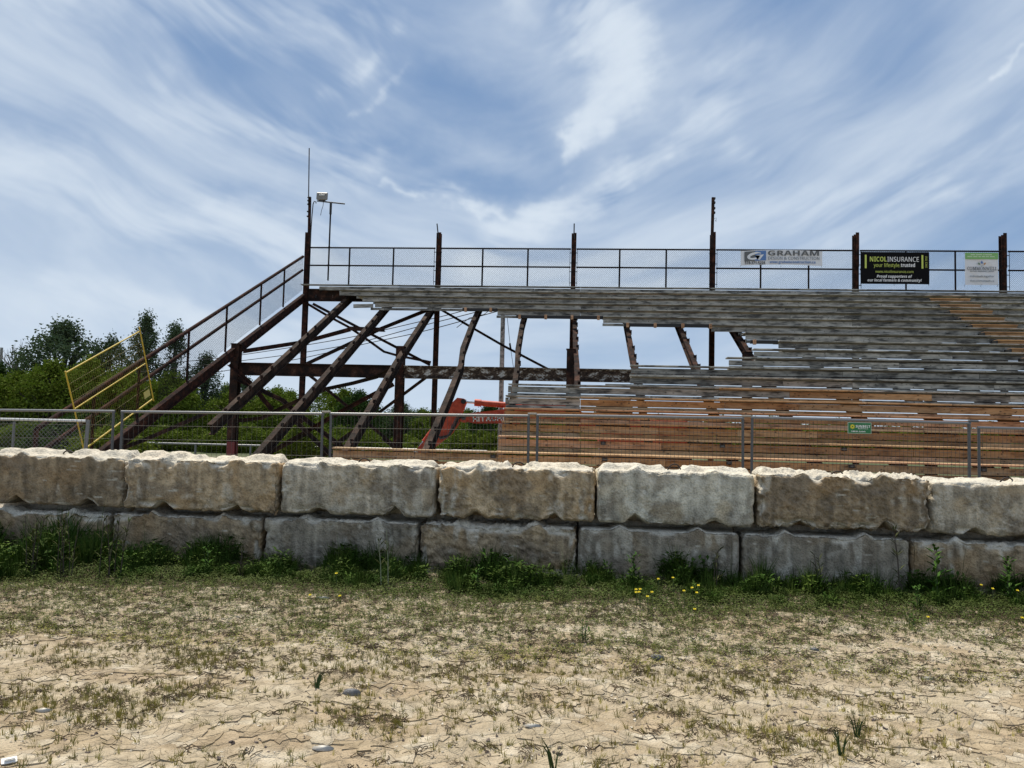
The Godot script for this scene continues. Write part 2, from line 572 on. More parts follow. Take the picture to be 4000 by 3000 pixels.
	# leaves, with light through them
	for a in [["leaf_mid", 0.15, 0.195, 0.03], ["leaf_dark", 0.05, 0.09, 0.022], ["leaf_grey", 0.095, 0.13, 0.07], ["grass_blade", 1.0, 1.0, 1.0]]:
		m = plain(a[0], a[1], a[2], a[3], 0.7)
		m.vertex_color_use_as_albedo = true
		m.cull_mode = BaseMaterial3D.CULL_DISABLED
		m.backlight_enabled = true
		m.metallic_specular = 0.15
		m.backlight = lin(a[1] * 0.9, a[2] * 1.0, a[3] * 0.5) if a[1] < 0.5 else lin(0.05, 0.07, 0.01)
	plain("bark", 0.07, 0.06, 0.05, 0.95)
	plain("bark_pale", 0.16, 0.14, 0.12, 0.95)
	plain("petal_yellow", 0.72, 0.58, 0.01, 0.7)
	plain("paper_white", 0.75, 0.75, 0.73, 0.8)
	var st := tri_mat("stone", conc, Vector3(4, 4, 4), 0.9, cn, 1.0, Vector3.ZERO, lin(0.20, 0.20, 0.205))
	st.vertex_color_use_as_albedo = false
	plain("dry_stick", 0.055, 0.042, 0.032, 0.9)


# ---------------------------------------------------------------- ground
func spread(fine_from: float, fine_to: float, step: float, low: float, high: float) -> PackedFloat32Array:
	var a := PackedFloat32Array()
	var left := []
	var d := step * 1.6
	var p := fine_from
	while p - d > low:
		p -= d
		left.append(p)
		d *= 1.5
	left.append(low)
	left.reverse()
	for q in left:
		a.append(q)
	p = fine_from
	while p < fine_to:
		a.append(p)
		p += step
	d = step
	while p < high:
		a.append(p)
		p += d
		d *= 1.5
	a.append(high)
	return a


var lumps: FastNoiseLite
var patches: FastNoiseLite

func ground_y(x: float, z: float) -> float:
	var near := clampf((z + 10.5) / 2.0, 0.0, 1.0)
	var y := lumps.get_noise_2d(x, z) * 0.045 + lumps.get_noise_2d(x * 7.0 + 40.0, z * 7.0) * 0.012
	y += 0.10 * exp(-pow((z + 8.75) / 0.35, 2.0)) * (0.5 + lumps.get_noise_2d(x * 3.0 + 9.0, 3.0))
	if near <= 0.0:
		return lumps.get_noise_2d(x, z) * 0.02
	return y * near + lumps.get_noise_2d(x, z) * 0.02 * (1.0 - near)


func soil_colour(x: float, z: float) -> Color:
	var p := patches.get_noise_2d(x * 1.2, z * 2.2)
	var q := patches.get_noise_2d(x * 5.0 + 50.0, z * 7.0)
	var col := Color(0.435, 0.365, 0.26).lerp(Color(0.385, 0.305, 0.20), smoothstep(-0.15, 0.4, p))
	col = col.lerp(Color(0.56, 0.50, 0.395), smoothstep(0.12, 0.4, q) * 0.7)
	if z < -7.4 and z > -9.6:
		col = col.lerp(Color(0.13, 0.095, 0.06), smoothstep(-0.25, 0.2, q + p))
	if z < -9.6:
		col = Color(0.40, 0.36, 0.28).lerp(Color(0.075, 0.105, 0.03), smoothstep(-0.05, 0.25, patches.get_noise_2d(x * 0.12, z * 0.12) + clampf((-z - 33.0) / 10.0, -0.5, 0.9)))
	return col


func ground() -> void:
	lumps = FastNoiseLite.new(); lumps.seed = 5; lumps.frequency = 0.6; lumps.fractal_octaves = 3
	patches = FastNoiseLite.new(); patches.seed = 8; patches.frequency = 0.5; patches.fractal_octaves = 4
	var xs := spread(-8.6, 8.6, 0.045, -1400.0, 1400.0)
	var zs := spread(-9.6, -2.6, 0.045, -1500.0, 60.0)
	var v := PackedVector3Array()
	var c := PackedColorArray()
	var ix := PackedInt32Array()
	var w := xs.size()
	for z in zs:
		for x in xs:
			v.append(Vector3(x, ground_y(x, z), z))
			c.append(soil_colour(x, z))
	for j in zs.size() - 1:
		for i in w - 1:
			var a := j * w + i
			# rows run towards the camera
			ix.append(a); ix.append(a + 1); ix.append(a + w)
			ix.append(a + 1); ix.append(a + w + 1); ix.append(a + w)
	var arr := []
	arr.resize(Mesh.ARRAY_MAX)
	arr[Mesh.ARRAY_VERTEX] = v
	arr[Mesh.ARRAY_COLOR] = c
	arr[Mesh.ARRAY_INDEX] = ix
	var n := PackedVector3Array()
	n.resize(v.size())
	for k in range(0, ix.size(), 3):
		var f := (v[ix[k + 2]] - v[ix[k]]).cross(v[ix[k + 1]] - v[ix[k]])
		if f.y < 0.0:
			f = -f
		n[ix[k]] += f; n[ix[k + 1]] += f; n[ix[k + 2]] += f
	for k in n.size():
		n[k] = n[k].normalized()
	arr[Mesh.ARRAY_NORMAL] = n
	var m := ArrayMesh.new()
	m.add_surface_from_arrays(Mesh.PRIMITIVE_TRIANGLES, arr)
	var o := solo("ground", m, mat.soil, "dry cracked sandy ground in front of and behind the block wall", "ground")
	o.set_meta("kind", "structure")


# ---------------------------------------------------------------- grandstand
func tier_z(k: float) -> float:
	return -(D0 + k * RUN)


func tier_y(k: float) -> float:
	return H0 + k * RISE


func is_tan(kind: String, k: int, x: float) -> bool:
	if k <= 3:
		return true
	if k == 4:
		return x > 0.17
	if k == 5:
		if kind == "riser_plank":
			return x > 5.59 and x < 9.14
		return x > 3.78 and x < 7.41
	return false


func plank_mesh(length: float, h: float, d: float) -> ArrayMesh:
	var key := "plank %.3f %.3f %.3f" % [length, h, d]
	if not share.has(key):
		share[key] = box_mesh(Vector3(length, h, d), 0.004)
	return share[key]


func plank_row(stand: Node3D, kind: String, k: int, start: float, y: float, z: float, h: float, d: float) -> void:
	var x := start
	var forced := []
	if k == 4:
		forced = [0.17]
	elif k == 5:
		forced = [3.78, 5.59, 7.41, 9.14]
	while x < XR - 0.01:
		var n := int(floor((x - 0.17) / STEP + 0.02)) + rng.randi_range(1, 3)
		var e := 0.17 + STEP * n
		if e - x < 0.4:
			e += STEP
		e = minf(e, XR)
		for f in forced:
			if x < f - 0.05 and e > f:
				e = f
		if XR - e < 0.5:
			e = XR
		var length := snappedf(e - x - 0.006, 0.001)
		var m: Material = mat["tan_wood_%d" % rng.randi_range(0, 4)] if is_tan(kind, k, (x + e) * 0.5) else mat["grey_wood_%d" % rng.randi_range(0, 5)]
		var b := Basis(Vector3.BACK, rng.randf_range(-0.0009, 0.0009)) * Basis(Vector3.RIGHT, rng.randf_range(-0.02, 0.02))
		part(kind, plank_mesh(length, h, d), m, stand, Vector3((x + e) * 0.5, y + rng.randf_range(-0.003, 0.003), z + rng.randf_range(-0.005, 0.005)), b)
		x = e


# wire netting in the rectangle (0,0)-(w,h), bent into place by «place»
func netting(w: float, h: float, place: Callable, pitch := 0.074, r := 0.0032, ticks := true) -> ArrayMesh:
	var s := Shape.new()
	var lines := []
	var k := -h
	while k < w:
		for sgn in [1, -1]:
			# x = k + y  or  x = w - (k + y)
			var y0 := maxf(0.0, -k)
			var y1 := minf(h, w - k)
			if y1 - y0 > 0.01:
				var a := Vector2(k + y0, y0)
				var b := Vector2(k + y1, y1)
				if sgn < 0:
					a.x = w - a.x; b.x = w - b.x
				lines.append([a, b])
		k += pitch
	for l in lines:
		var n := maxi(1, int(l[0].distance_to(l[1]) / 1.6))
		var path := []
		for t in n + 1:
			var q: Vector2 = l[0].lerp(l[1], float(t) / n)
			path.append(place.call(q))
		s.tube(path, r, 3, false)
	if ticks:
		k = pitch * 0.5
		while k < w:
			s.tube([place.call(Vector2(k, h - 0.01)), place.call(Vector2(k + 0.012, h + 0.05))], r, 3, false)
			k += pitch
	return s.mesh()


func grandstand() -> void:
	var g := thing("grandstand", "weathered grandstand of grey and tan planks on dark rusted steel, left part stripped bare", "grandstand")
	var dark: Material = mat.dark_steel
	# columns of the back row, carried up as posts of the guard
	var wsec := i_section(0.2, 0.19, 0.02, 0.022)
	for i in 7:
		var x := X0 + BAY * i
		part("column", sweep_mesh(wsec, [Vector3(x, -0.1, BACK), Vector3(x, 9.46, BACK)], Vector3.BACK), mat.brown_steel, g)
		if i > 0:
			part("splice_plate", box_mesh(Vector3(0.13, 1.35, 0.02), 0.003), mat.brown_steel, g, Vector3(x + 0.035, 8.86 if i > 2 else 8.8, BACK + 0.112))
	# middle row with its girder
	for i in 7:
		var x := X0 + BAY * i
		part("column", sweep_mesh(i_section(0.27, 0.26, 0.022, 0.026), [Vector3(x, 1.0, MID), Vector3(x, 4.16, MID)], Vector3.BACK), dark if i != 1 else mat.brown_steel, g)
		part("column_foot", sweep_mesh(i_section(0.27, 0.26, 0.022, 0.026), [Vector3(x, -0.1, MID), Vector3(x, 1.0, MID)], Vector3.BACK), mat.maroon_paint if i == 0 else mat.bare_steel, g)
		part("cap_plate", box_mesh(Vector3(0.3, 0.03, 0.3), 0.004), dark, g, Vector3(x, 4.175, MID))
	for i in 6:
		var x := X0 + BAY * i
		var path := [Vector3(x + 0.12, 3.37, MID), Vector3(x + BAY - 0.12, 3.37, MID)]
		part("girder", sweep_mesh(i_section(0.41, 0.18, 0.02, 0.026), path), mat.scabbed_steel if i in [1, 2] else dark, g)
		part("girder", sweep_mesh(i_section(0.49, 0.18, 0.02, 0.026), [Vector3(x + 0.1, 6.88, BACK + 0.05), Vector3(x + BAY - 0.1, 6.88, BACK + 0.05)]), dark, g)
	# bolts of the back girder at its bare end
	for bx in [-10.55, -9.85]:
		for by in [6.80, 6.87]:
			part("bolt", box_mesh(Vector3(0.03, 0.03, 0.03), 0.008), mat.zinc, g, Vector3(bx, by, BACK + 0.07))
	# sloping stringers: [sideways offsets by tier]
	var sl := RISE / RUN
	var up := Vector3(0, RUN, RISE).normalized()
	var isec := i_section(0.29, 0.15, 0.016, 0.022)
	for j in 19:
		var x := X0 + STEP * j + (0.1 if j > 0 else -0.02)
		var zs := [-30.28, -27.0, -24.4, -23.0, -21.0, -18.4, -15.7]
		var dx := [0.0, 0.0, 0.0, 0.0, 0.0, 0.0, 0.0]
		if j == 1:
			zs[5] = -19.6; zs[6] = -18.7
		elif j == 3:
			dx = [0.0, 0.0, 0.0, 0.02, 0.08, 0.16, 0.25]
		elif j == 4:
			dx = [0.0, 0.0, 0.06, 0.22, 0.24, 0.24, 0.24]
		elif j == 5:
			dx = [0.0, -0.04, 0.02, 0.12, 0.18, 0.18, 0.18]
		elif j == 6:
			dx = [0.0, 0.0, 0.05, 0.10, 0.10, 0.08, 0.06]
		var path := []
		for k in zs.size():
			path.append(Vector3(x + dx[k], H0 + (-zs[k] - D0) * sl - 0.56, zs[k]))
		part("stringer", sweep_mesh(isec, path, up), mat.brown_steel if j == 0 else mat.bare_steel if j < 6 else dark, g)
		if j > 0 and j < 10:
			# clip angles left on the stripped stringers
			for k in 15:
				var z := tier_z(k) - 0.35
				if j == 1 and z > -19.0:
					continue
				var t := 0.0
				for q in zs.size() - 1:
					if z >= zs[q] and z <= zs[q + 1]:
						t = lerpf(dx[q], dx[q + 1], (z - zs[q]) / (zs[q + 1] - zs[q]))
				if not share.has("clip"):
					share.clip = sweep_mesh(l_section(0.085, 0.012), [Vector3(0, -0.06, 0), Vector3(0, 0.1, 0)], Vector3.BACK)
				if rng.randf() < 0.8:
					part("clip_angle", share.clip, dark, g, Vector3(x + t + 0.06, H0 + (-z - D0) * sl - 0.56 + 0.16, z), Basis(Vector3.RIGHT, rng.randf_range(-0.2, 0.3)))
	# a flat strap hanging from the broken stringer
	part("brace", sweep_mesh(l_section(0.10, 0.012), [Vector3(-9.25, 1.85, -18.75), Vector3(-10.6, 1.18, -18.5), Vector3(-12.0, 0.55, -18.2)], Vector3.UP), dark, g)
	# bracing of the back and middle rows
	var zb := BACK + 0.16
	var zm := MID + 0.17
	var braces := [
		[[[-10.65, 6.51], [-7.05, 4.74], [-5.75, 4.10]], zb, 0.08, "dark_steel"],
		[[[-11.0, 6.58], [-10.0, 6.02], [-9.03, 5.53], [-8.64, 5.28], [-8.29, 5.05], [-7.61, 4.59], [-7.04, 4.44], [-5.7, 4.2]], zb + 0.1, 0.07, "brown_steel"],
		[[[-10.85, 4.05], [-8.72, 5.09], [-7.83, 5.53], [-5.75, 6.4]], zb - 0.04, 0.11, "dark_steel"],
		[[[-10.9, 3.75], [-10.48, 3.46], [-8.81, 2.18], [-6.1, 0.1]], zb, 0.08, "dark_steel"],
		[[[-5.6, 3.8], [-5.92, 3.55], [-7.58, 2.26], [-10.7, -0.05]], zb + 0.1, 0.08, "dark_steel"],
		[[[-5.5, 6.4], [-2.8, 4.9], [-0.2, 3.6]], zb, 0.07, "dark_steel"],
		[[[-5.62, 3.52], [-6.26, 3.17], [-7.0, 2.96], [-7.87, 2.76], [-8.51, 2.49], [-9.34, 2.10], [-9.94, 1.78], [-10.87, 1.66]], zm + 0.12, 0.08, "bare_steel"],
		[[[-11.05, 3.5], [-10.26, 2.83], [-9.57, 2.05]], zm + 0.22, 0.09, "brown_steel"],
		[[[-10.97, 3.08], [-10.30, 2.79], [-9.31, 2.36], [-8.92, 2.03], [-7.31, 0.92], [-6.2, 0.1]], zm, 0.10, "dark_steel"],
		[[[-5.7, 2.95], [-6.35, 2.61], [-7.28, 2.10], [-8.17, 1.56], [-10.6, 0.1]], zm + 0.1, 0.09, "brown_steel"],
		[[[-8.75, 1.70], [-7.76, 0.83], [-6.95, 0.08]], zm + 0.3, 0.09, "bare_steel"],
		[[[-8.4, 1.34], [-9.40, 0.79], [-10.7, 0.06]], zm + 0.25, 0.09, "bare_steel"],
		[[[-6.0, 1.25], [-5.58, 0.93]], zm + 0.05, 0.08, "bare_steel"],
		[[[-8.6, 0.05], [-7.50, 0.95], [-7.05, 1.34]], zm + 0.18, 0.09, "bare_steel"]]
	for b in braces:
		var path := []
		for p in b[0]:
			path.append(Vector3(p[0], p[1], b[1]))
		part("brace", sweep_mesh(l_section(b[2] * 1.35, 0.016), path, Vector3.BACK), mat[b[3]], g)
	# a brace from the middle row up to the back row, with its short tie
	part("brace", sweep_mesh(l_section(0.14, 0.016), [Vector3(-11.0, 3.98, -24.6), Vector3(-9.9, 4.6, -27.2), Vector3(-8.2, 5.12, -27.4)], Vector3.UP), mat.brown_steel, g)
	part("brace", sweep_mesh(l_section(0.14, 0.016), [Vector3(-8.25, 5.15, -27.4), Vector3(-6.9, 5.12, -27.4)], Vector3.UP), dark, g)
	# tiers: left ends of nosing, upper board and lower board
	var starts := {18: [-11.1, -10.35, -9.51], 17: [-9.27, -9.27, -8.58], 16: [-8.36, -8.13, -7.71], 15: [-7.5, -7.44, -7.6], 14: [-2.78, -2.78, -2.81], 13: [0.95, 0.95, 0.93], 12: [4.48, 4.48, 5.35], 11: [5.4, 5.42, 5.42], 10: [6.26, 6.26, 6.26], 9: [5.32, 5.35, 5.35], 8: [4.41, 4.47, 4.47], 7: [1.58, 1.6, 1.56], 6: [1.52, 1.53, 0.85], 5: [-1.75, -1.66, -1.76], 4: [-1.75, -1.66, -1.75], 3: [-1.72, -1.71, -1.72], 2: [-1.7, -1.69, -1.7], 1: [-1.7, -1.7, -1.71], 0: [-5.31, -5.31, -5.31], -1: [-5.31, -5.31, -5.31]}
	for k in starts:
		var s: Array = starts[k]
		var y := tier_y(k)
		var z := tier_z(k)
		if k == 18:
			plank_row(g, "tread_plank", k, s[0], y + 0.019, z - 0.06, 0.038, 0.22)
		else:
			plank_row(g, "tread_plank", k, s[0], y + 0.019, z - 0.075, 0.038, 0.33)
			plank_row(g, "foot_plank", k, maxf(s[0], starts[mini(k + 1, 18)][0]), y + 0.019, z - 0.49, 0.038, 0.44)
		var slot := 0.034 if k < 6 else 0.046
		plank_row(g, "riser_plank", k, s[1], y - slot - 0.08 + (slot - 0.034) * 0.5, z - 0.025, 0.16 - (slot - 0.034), 0.038)
		plank_row(g, "kick_plank", k, s[2], y - 0.034 - 0.16 - 0.019 - 0.0445, z - 0.025, 0.089, 0.038)
	# bearers showing where boards have been taken off
	for a in [[14, -4.05, -2.78], [13, -2.05, 0.95], [12, 1.62, 4.48], [10, 5.42, 6.26], [0, -10.9, -5.31]]:
		var y := tier_y(a[0])
		var z := tier_z(a[0])
		if a[0] > 0:
			part("bearer", plank_mesh(a[2] - a[1], 0.11, 0.09), mat.black_steel, g, Vector3((a[1] + a[2]) * 0.5, y + 0.0, z - 0.1))
			var bx: float = a[1] + 0.12
			while bx < a[2]:
				part("bearer_block", box_mesh(Vector3(0.09, 0.15, 0.10), 0.004), mat.tan_wood_2, g, Vector3(bx, y - 0.015, z - 0.03))
				bx += STEP * 0.5
	part("loose_board", box_mesh(Vector3(0.75, 0.14, 0.035), 0.004), mat.grey_wood_0, g, Vector3(-7.87, 6.06, tier_z(15) + 0.02), Basis(Vector3.BACK, 0.035))
	# short upright ends of the boards beside the opening
	for k in [5, 4]:
		part("end_board", box_mesh(Vector3(0.085, 0.17, 0.04), 0.004), mat.grey_wood_3, g, Vector3(-1.715, tier_y(k) - 0.11, tier_z(k) - 0.02))
	# half steps of the aisle
	for k in range(2, 18):
		var y := tier_y(k) - RISE * 0.5
		var z := tier_z(k) + 0.26
		part("aisle_step", box_mesh(Vector3(1.4, 0.04, 0.30), 0.004), mat["tan_wood_%d" % (4 if k % 2 else 1)], g, Vector3(13.6, y + 0.02, z))
		part("aisle_riser", box_mesh(Vector3(1.38, 0.07, 0.04), 0.004), mat.tan_wood_1, g, Vector3(13.6, y - 0.045, z + 0.10))
		part("aisle_stringer", box_mesh(Vector3(0.05, 0.16, 0.34), 0.004), mat.black_steel, g, Vector3(12.87, y - 0.06, z - 0.03))
	# small black brackets on the lowest boards
	for p in [[-1.73, 0], [0.68, 1], [0.69, 0], [3.32, 1], [3.32, 0], [5.85, 0], [5.95, 1], [8.5, 0]]:
		var br := part("bracket", box_mesh(Vector3(0.115, 0.075, 0.03), 0.006), mat.machine_dark, g, Vector3(p[0], tier_y(p[1]) - 0.075, tier_z(p[1]) + 0.018))
		part("slot", box_mesh(Vector3(0.06, 0.03, 0.02), 0.004), mat.dull_zinc, br, Vector3(0, 0.0, 0.01))
	# guard along the top: pipes, posts and netting
	var zg := BACK + 0.16
	for i in 6:
		var xa := X0 + BAY * i + 0.11
		var xb := X0 + BAY * (i + 1) - 0.11
		for y in [8.81, 8.08]:
			part("guard_rail", tube_mesh([Vector3(xa, y, zg), Vector3(xb, y, zg)], 0.032, 8), mat.guard_pipe, g)
		for t in [1, 2]:
			part("guard_post", tube_mesh([Vector3(xa - 0.11 + STEP * t, 7.26, zg), Vector3(xa - 0.11 + STEP * t, 8.81, zg)], 0.034, 8), mat.guard_pipe, g)
		for t in [[xa + 0.03, 1], [xb - 0.03, -1]]:
			part("tension_bar", box_mesh(Vector3(0.02, 1.5, 0.012)), mat.guard_pipe, g, Vector3(t[0], 8.07, zg + 0.02))
			for y in [7.45, 7.9, 8.25, 8.65]:
				part("tension_band", box_mesh(Vector3(0.12, 0.025, 0.02)), mat.guard_pipe, g, Vector3(t[0] - 0.04 * t[1], y, zg + 0.01))
		var net := netting(xb - xa - 0.06, 1.5, func(q: Vector2): return Vector3(xa + 0.03 + q.x, 7.31 + q.y + 0.004 * sin(q.x * 3.0), zg + 0.036))
		part("wire_netting", net, mat.link_wire, g)
	# handrail down the bare left end
	var xr := -11.15
	var rail_y := func(z: float) -> float: return 8.54 + (z + 30.49) * -0.4677 if z < -16.43 else 1.96 - (z + 16.43) * 0.4677
	part("handrail", tube_mesh([Vector3(xr, rail_y.call(-30.3), -30.3), Vector3(xr, rail_y.call(-15.24), -15.24)], 0.055, 10), mat.brown_steel, g)
	part("handrail", tube_mesh([Vector3(xr, rail_y.call(-30.3) - 0.56, -30.3), Vector3(xr, rail_y.call(-15.3) - 0.56, -15.3)], 0.05, 10), mat.brown_steel, g)
	part("rail_post", tube_mesh([Vector3(xr, rail_y.call(-15.22) + 0.01, -15.22), Vector3(xr, -0.1, -15.22)], 0.05, 10), mat.brown_steel, g)
	for z in [-28.4, -26.3, -23.7, -21.35, -18.9, -17.1]:
		part("rail_post", tube_mesh([Vector3(xr, rail_y.call(z), z), Vector3(xr, rail_y.call(z) - 1.5, z)], 0.035, 8), mat.brown_steel, g)
	var slope_net := netting(10.5, 1.35, func(q: Vector2): return Vector3(xr + 0.05, rail_y.call(-30.25 + q.x) - 1.38 + q.y, -30.25 + q.x))
	part("wire_netting", slope_net, mat.link_wire, g)


# ---------------------------------------------------------------- wall of concrete blocks
# A cast block with keys on top and notches below; front face at z = 0, base at y = 0.
func block_mesh(length: float, high: float, deep: float, sd: int, rough: float, tone: Color, pale: float, keyed: float) -> ArrayMesh:
	var n1 := FastNoiseLite.new(); n1.seed = sd; n1.frequency = 1.0; n1.fractal_octaves = 3
	var n2 := FastNoiseLite.new(); n2.seed = sd + 900; n2.frequency = 1.0; n2.fractal_octaves = 2
	var nx := 116; var ny := 40; var nz := 22
	var half := Vector3(length * 0.5, high * 0.5, deep * 0.5)
	var mid := Vector3(0, high * 0.5, -deep * 0.5)
	var v := PackedVector3Array()
	var c := PackedColorArray()
	var ix := PackedInt32Array()
	var dims := [[0, 1, 2, nx, ny], [0, 1, 2, nx, ny], [0, 2, 1, nx, nz], [0, 2, 1, nx, nz], [2, 1, 0, nz, ny], [2, 1, 0, nz, ny]]
	for f in 6:
		var dm = dims[f]
		var s := 1.0 if f % 2 == 0 else -1.0
		var base := v.size()
		for j in dm[4] + 1:
			for i in dm[3] + 1:
				var p := Vector3.ZERO
				p[dm[0]] = (2.0 * i / dm[3] - 1.0) * half[dm[0]]
				p[dm[1]] = (2.0 * j / dm[4] - 1.0) * half[dm[1]]
				p[dm[2]] = s * half[dm[2]]
				# how near the edges of the block are
				var d := [half.x - absf(p.x), half.y - absf(p.y), half.z - absf(p.z)]
				d.sort()
				var edge: float = d[1]
				# rounding
				var r := 0.042 + 0.035 * (n1.get_noise_3dv(p * 2.3) + 0.2)
				r = maxf(r, 0.008)
				var inner := half - Vector3(r, r, r)
				var q := Vector3(clampf(p.x, -inner.x, inner.x), clampf(p.y, -inner.y, inner.y), clampf(p.z, -inner.z, inner.z))
				var out := (p - q)
				out = out.normalized() if out.length() > 1e-5 else Vector3.ZERO
				var w := q + out * r
				# broken edges
				var chip := maxf(0.0, n2.get_noise_3dv(p * Vector3(3.0, 4.0, 3.0)) * 1.7 - 0.12 + rough * 0.35)
				chip *= smoothstep(0.13, 0.0, edge) * (0.035 + 0.075 * rough)
				var chip2 := maxf(0.0, n1.get_noise_3dv(p * 13.0) + 0.15) * smoothstep(0.05, 0.0, edge) * 0.02
				w -= out * (chip + chip2)
				# scabbed and honeycombed areas of the faces
				var area := smoothstep(0.05 - rough * 0.55, 0.45 - rough * 0.55, n1.get_noise_3dv(p * 1.5 + Vector3(7, 3, 1)))
				var grain := n2.get_noise_3dv(p * 11.0) * 0.016 + n1.get_noise_3dv(p * 28.0) * 0.010
				w += out * (grain * (0.12 + area) * (0.8 + 0.9 * rough) + n1.get_noise_3dv(p * 3.0) * 0.004 - area * 0.004)
				# ends drawn in a little towards the front, so that joints stand open
				w.x -= signf(w.x) * 0.016 * smoothstep(half.x - 0.12, half.x - 0.02, absf(w.x)) * smoothstep(-0.12, 0.05, w.z)
				var y := w.y + half.y
				var top := clampf((y - (high - 0.14)) / 0.14, 0.0, 1.0)
				if top > 0.0:
					var rc := maxf(0.0, 1.0 - minf(absf(w.x + 0.435), absf(w.x - 0.435)) / 0.105)
					var rl := clampf((0.15 - absf(w.z + (0.27 if keyed > 1.1 else 0.0))) / 0.06, 0.0, 1.0) * (1.0 if keyed > 1.1 else clampf((absf(w.x) - 0.075) / 0.05, 0.0, 1.0) * clampf((half.x - 0.03 - absf(w.x)) / 0.06, 0.0, 1.0))  # lower blocks: unbroken ridge set back, shaped to stop light coming through the gap
					var worn := clampf(0.72 + n2.get_noise_3dv(p * Vector3(2.6, 1.0, 2.0)) * (0.5 + rough), 0.15, 1.05) if keyed < 1.1 else 1.0
					w.y += top * (0.078 * keyed * worn * maxf(rc * 0.9, rl) if keyed < 1.1 else maxf(0.056 * rc, 0.10 * rl))
					w.y += top * 0.012 * n1.get_noise_3dv(p * 7.0) * (0.4 + rough)
				var low := clampf(1.0 - y / 0.16, 0.0, 1.0)
				if low > 0.0:
					var nc := maxf(0.0, 1.0 - minf(absf(w.x + 0.45), absf(w.x - 0.45)) / 0.125)
					w.y += low * 0.105 * nc * clampf((w.z + 0.02) / 0.1, 0.0, 1.0) * (0.85 + 0.5 * n2.get_noise_2d(w.x * 3.0, 4.0))
					w.y += low * 0.012 * n1.get_noise_3dv(p * 6.0) * (0.4 + rough)
				v.append(w + mid)
				# the casting's tone, run-down stains, scrapes, paler stone where it is broken, and sunlit paleness painted on top
				var col := tone
				var run := n2.get_noise_2d(p.x * 9.0 + p.z * 9.0, p.y * 1.1)
				var blot := n1.get_noise_3dv(p * 2.2 + Vector3(0, 11, 0))
				col = col * (1.0 + 0.5 * run + 0.6 * blot)
				col = col.lerp(Color(tone.r * 1.08, tone.g * 0.95, tone.b * 0.78), smoothstep(0.0, 0.4, n2.get_noise_3dv(p * 1.7)) * 0.7)
				var scrape := smoothstep(0.36, 0.5, n1.get_noise_3dv(Vector3(p.x * 3.0, p.y * 26.0, p.z * 3.0))) * smoothstep(0.05, 0.35, n2.get_noise_3dv(p * 2.7 + Vector3(3, 0, 0)))
				var bleach := smoothstep(0.12, 0.3, n1.get_noise_3dv(Vector3(p.x * 5.0, p.y * 1.6, p.z * 5.0) + Vector3(0, 30, 0))) * smoothstep(0.0, 0.3, n2.get_noise_3dv(p * 1.3 + Vector3(9, 0, 0)))
				var soot := smoothstep(0.05, 0.35, n1.get_noise_3dv(p * Vector3(1.6, 2.4, 1.6) + Vector3(40, 0, 0)))
				col = col.lerp(Color(0.24, 0.195, 0.14), soot * 0.55)
				var fresh := clampf(bleach * 0.55 + maxf(scrape * 0.8, smoothstep(0.006, 0.028, chip + chip2) * 0.85) + maxf(0.0, smoothstep(0.3, 0.55, blot * -1.0 + 0.2 * run)) * pale, 0.0, 1.0)
				col = col.lerp(Color(0.70, 0.65, 0.54), fresh)
				if f == 2:  # top face: clean pale concrete, with sunlit whiteness put into the colour
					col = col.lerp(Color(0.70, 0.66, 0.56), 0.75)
				var pit := smoothstep(0.28, 0.5, n2.get_noise_3dv(p * 11.0 + Vector3(5, 5, 5))) * area
				col = col * (1.0 - 0.30 * pit)
				col.a = 1.0
				c.append(col)
		var row: int = dm[3] + 1
		for j in dm[4]:
			for i in dm[3]:
				var a: int = base + j * row + i
				ix.append_array([a, a + 1, a + row, a + 1, a + row + 1, a + row])
	var flips := [0, 0, 0, 0, 0, 0]
	# turn every face outwards, then share normals over the seams between the six grids
	var key := {}
	var face_of := PackedInt32Array()
	for f in 6:
		for t in dims[f][3] * dims[f][4] * 2:
			face_of.append(f)
	var nrm := PackedVector3Array()
	nrm.resize(v.size())
	for k in range(0, ix.size(), 3):
		var a := v[ix[k]]
		var fn := (v[ix[k + 2]] - a).cross(v[ix[k + 1]] - a)
		var fo := Vector3.ZERO
		var ff: int = face_of[k / 3]
		fo[dims[ff][2]] = 1.0 if ff % 2 == 0 else -1.0
		if flips[ff] == 0:
			flips[ff] = 1 if fn.dot(fo) > 0.0 else -1
		if flips[ff] < 0:
			var t := ix[k + 1]
			ix[k + 1] = ix[k + 2]
			ix[k + 2] = t
			fn = -fn
		for e in 3:
			nrm[ix[k + e]] += fn
	for k in v.size():
		var h := Vector3i((v[k] * 20000.0).round())
		if key.has(h):
			key[h] += nrm[k]
		else:
			key[h] = nrm[k]
	for k in v.size():
		nrm[k] = (key[Vector3i((v[k] * 20000.0).round())] as Vector3).normalized()
	var arr := []
	arr.resize(Mesh.ARRAY_MAX)
	arr[Mesh.ARRAY_VERTEX] = v
	arr[Mesh.ARRAY_NORMAL] = nrm
	arr[Mesh.ARRAY_COLOR] = c
	arr[Mesh.ARRAY_INDEX] = ix
	var m := ArrayMesh.new()
	m.add_surface_from_arrays(Mesh.PRIMITIVE_TRIANGLES, arr)
	return m


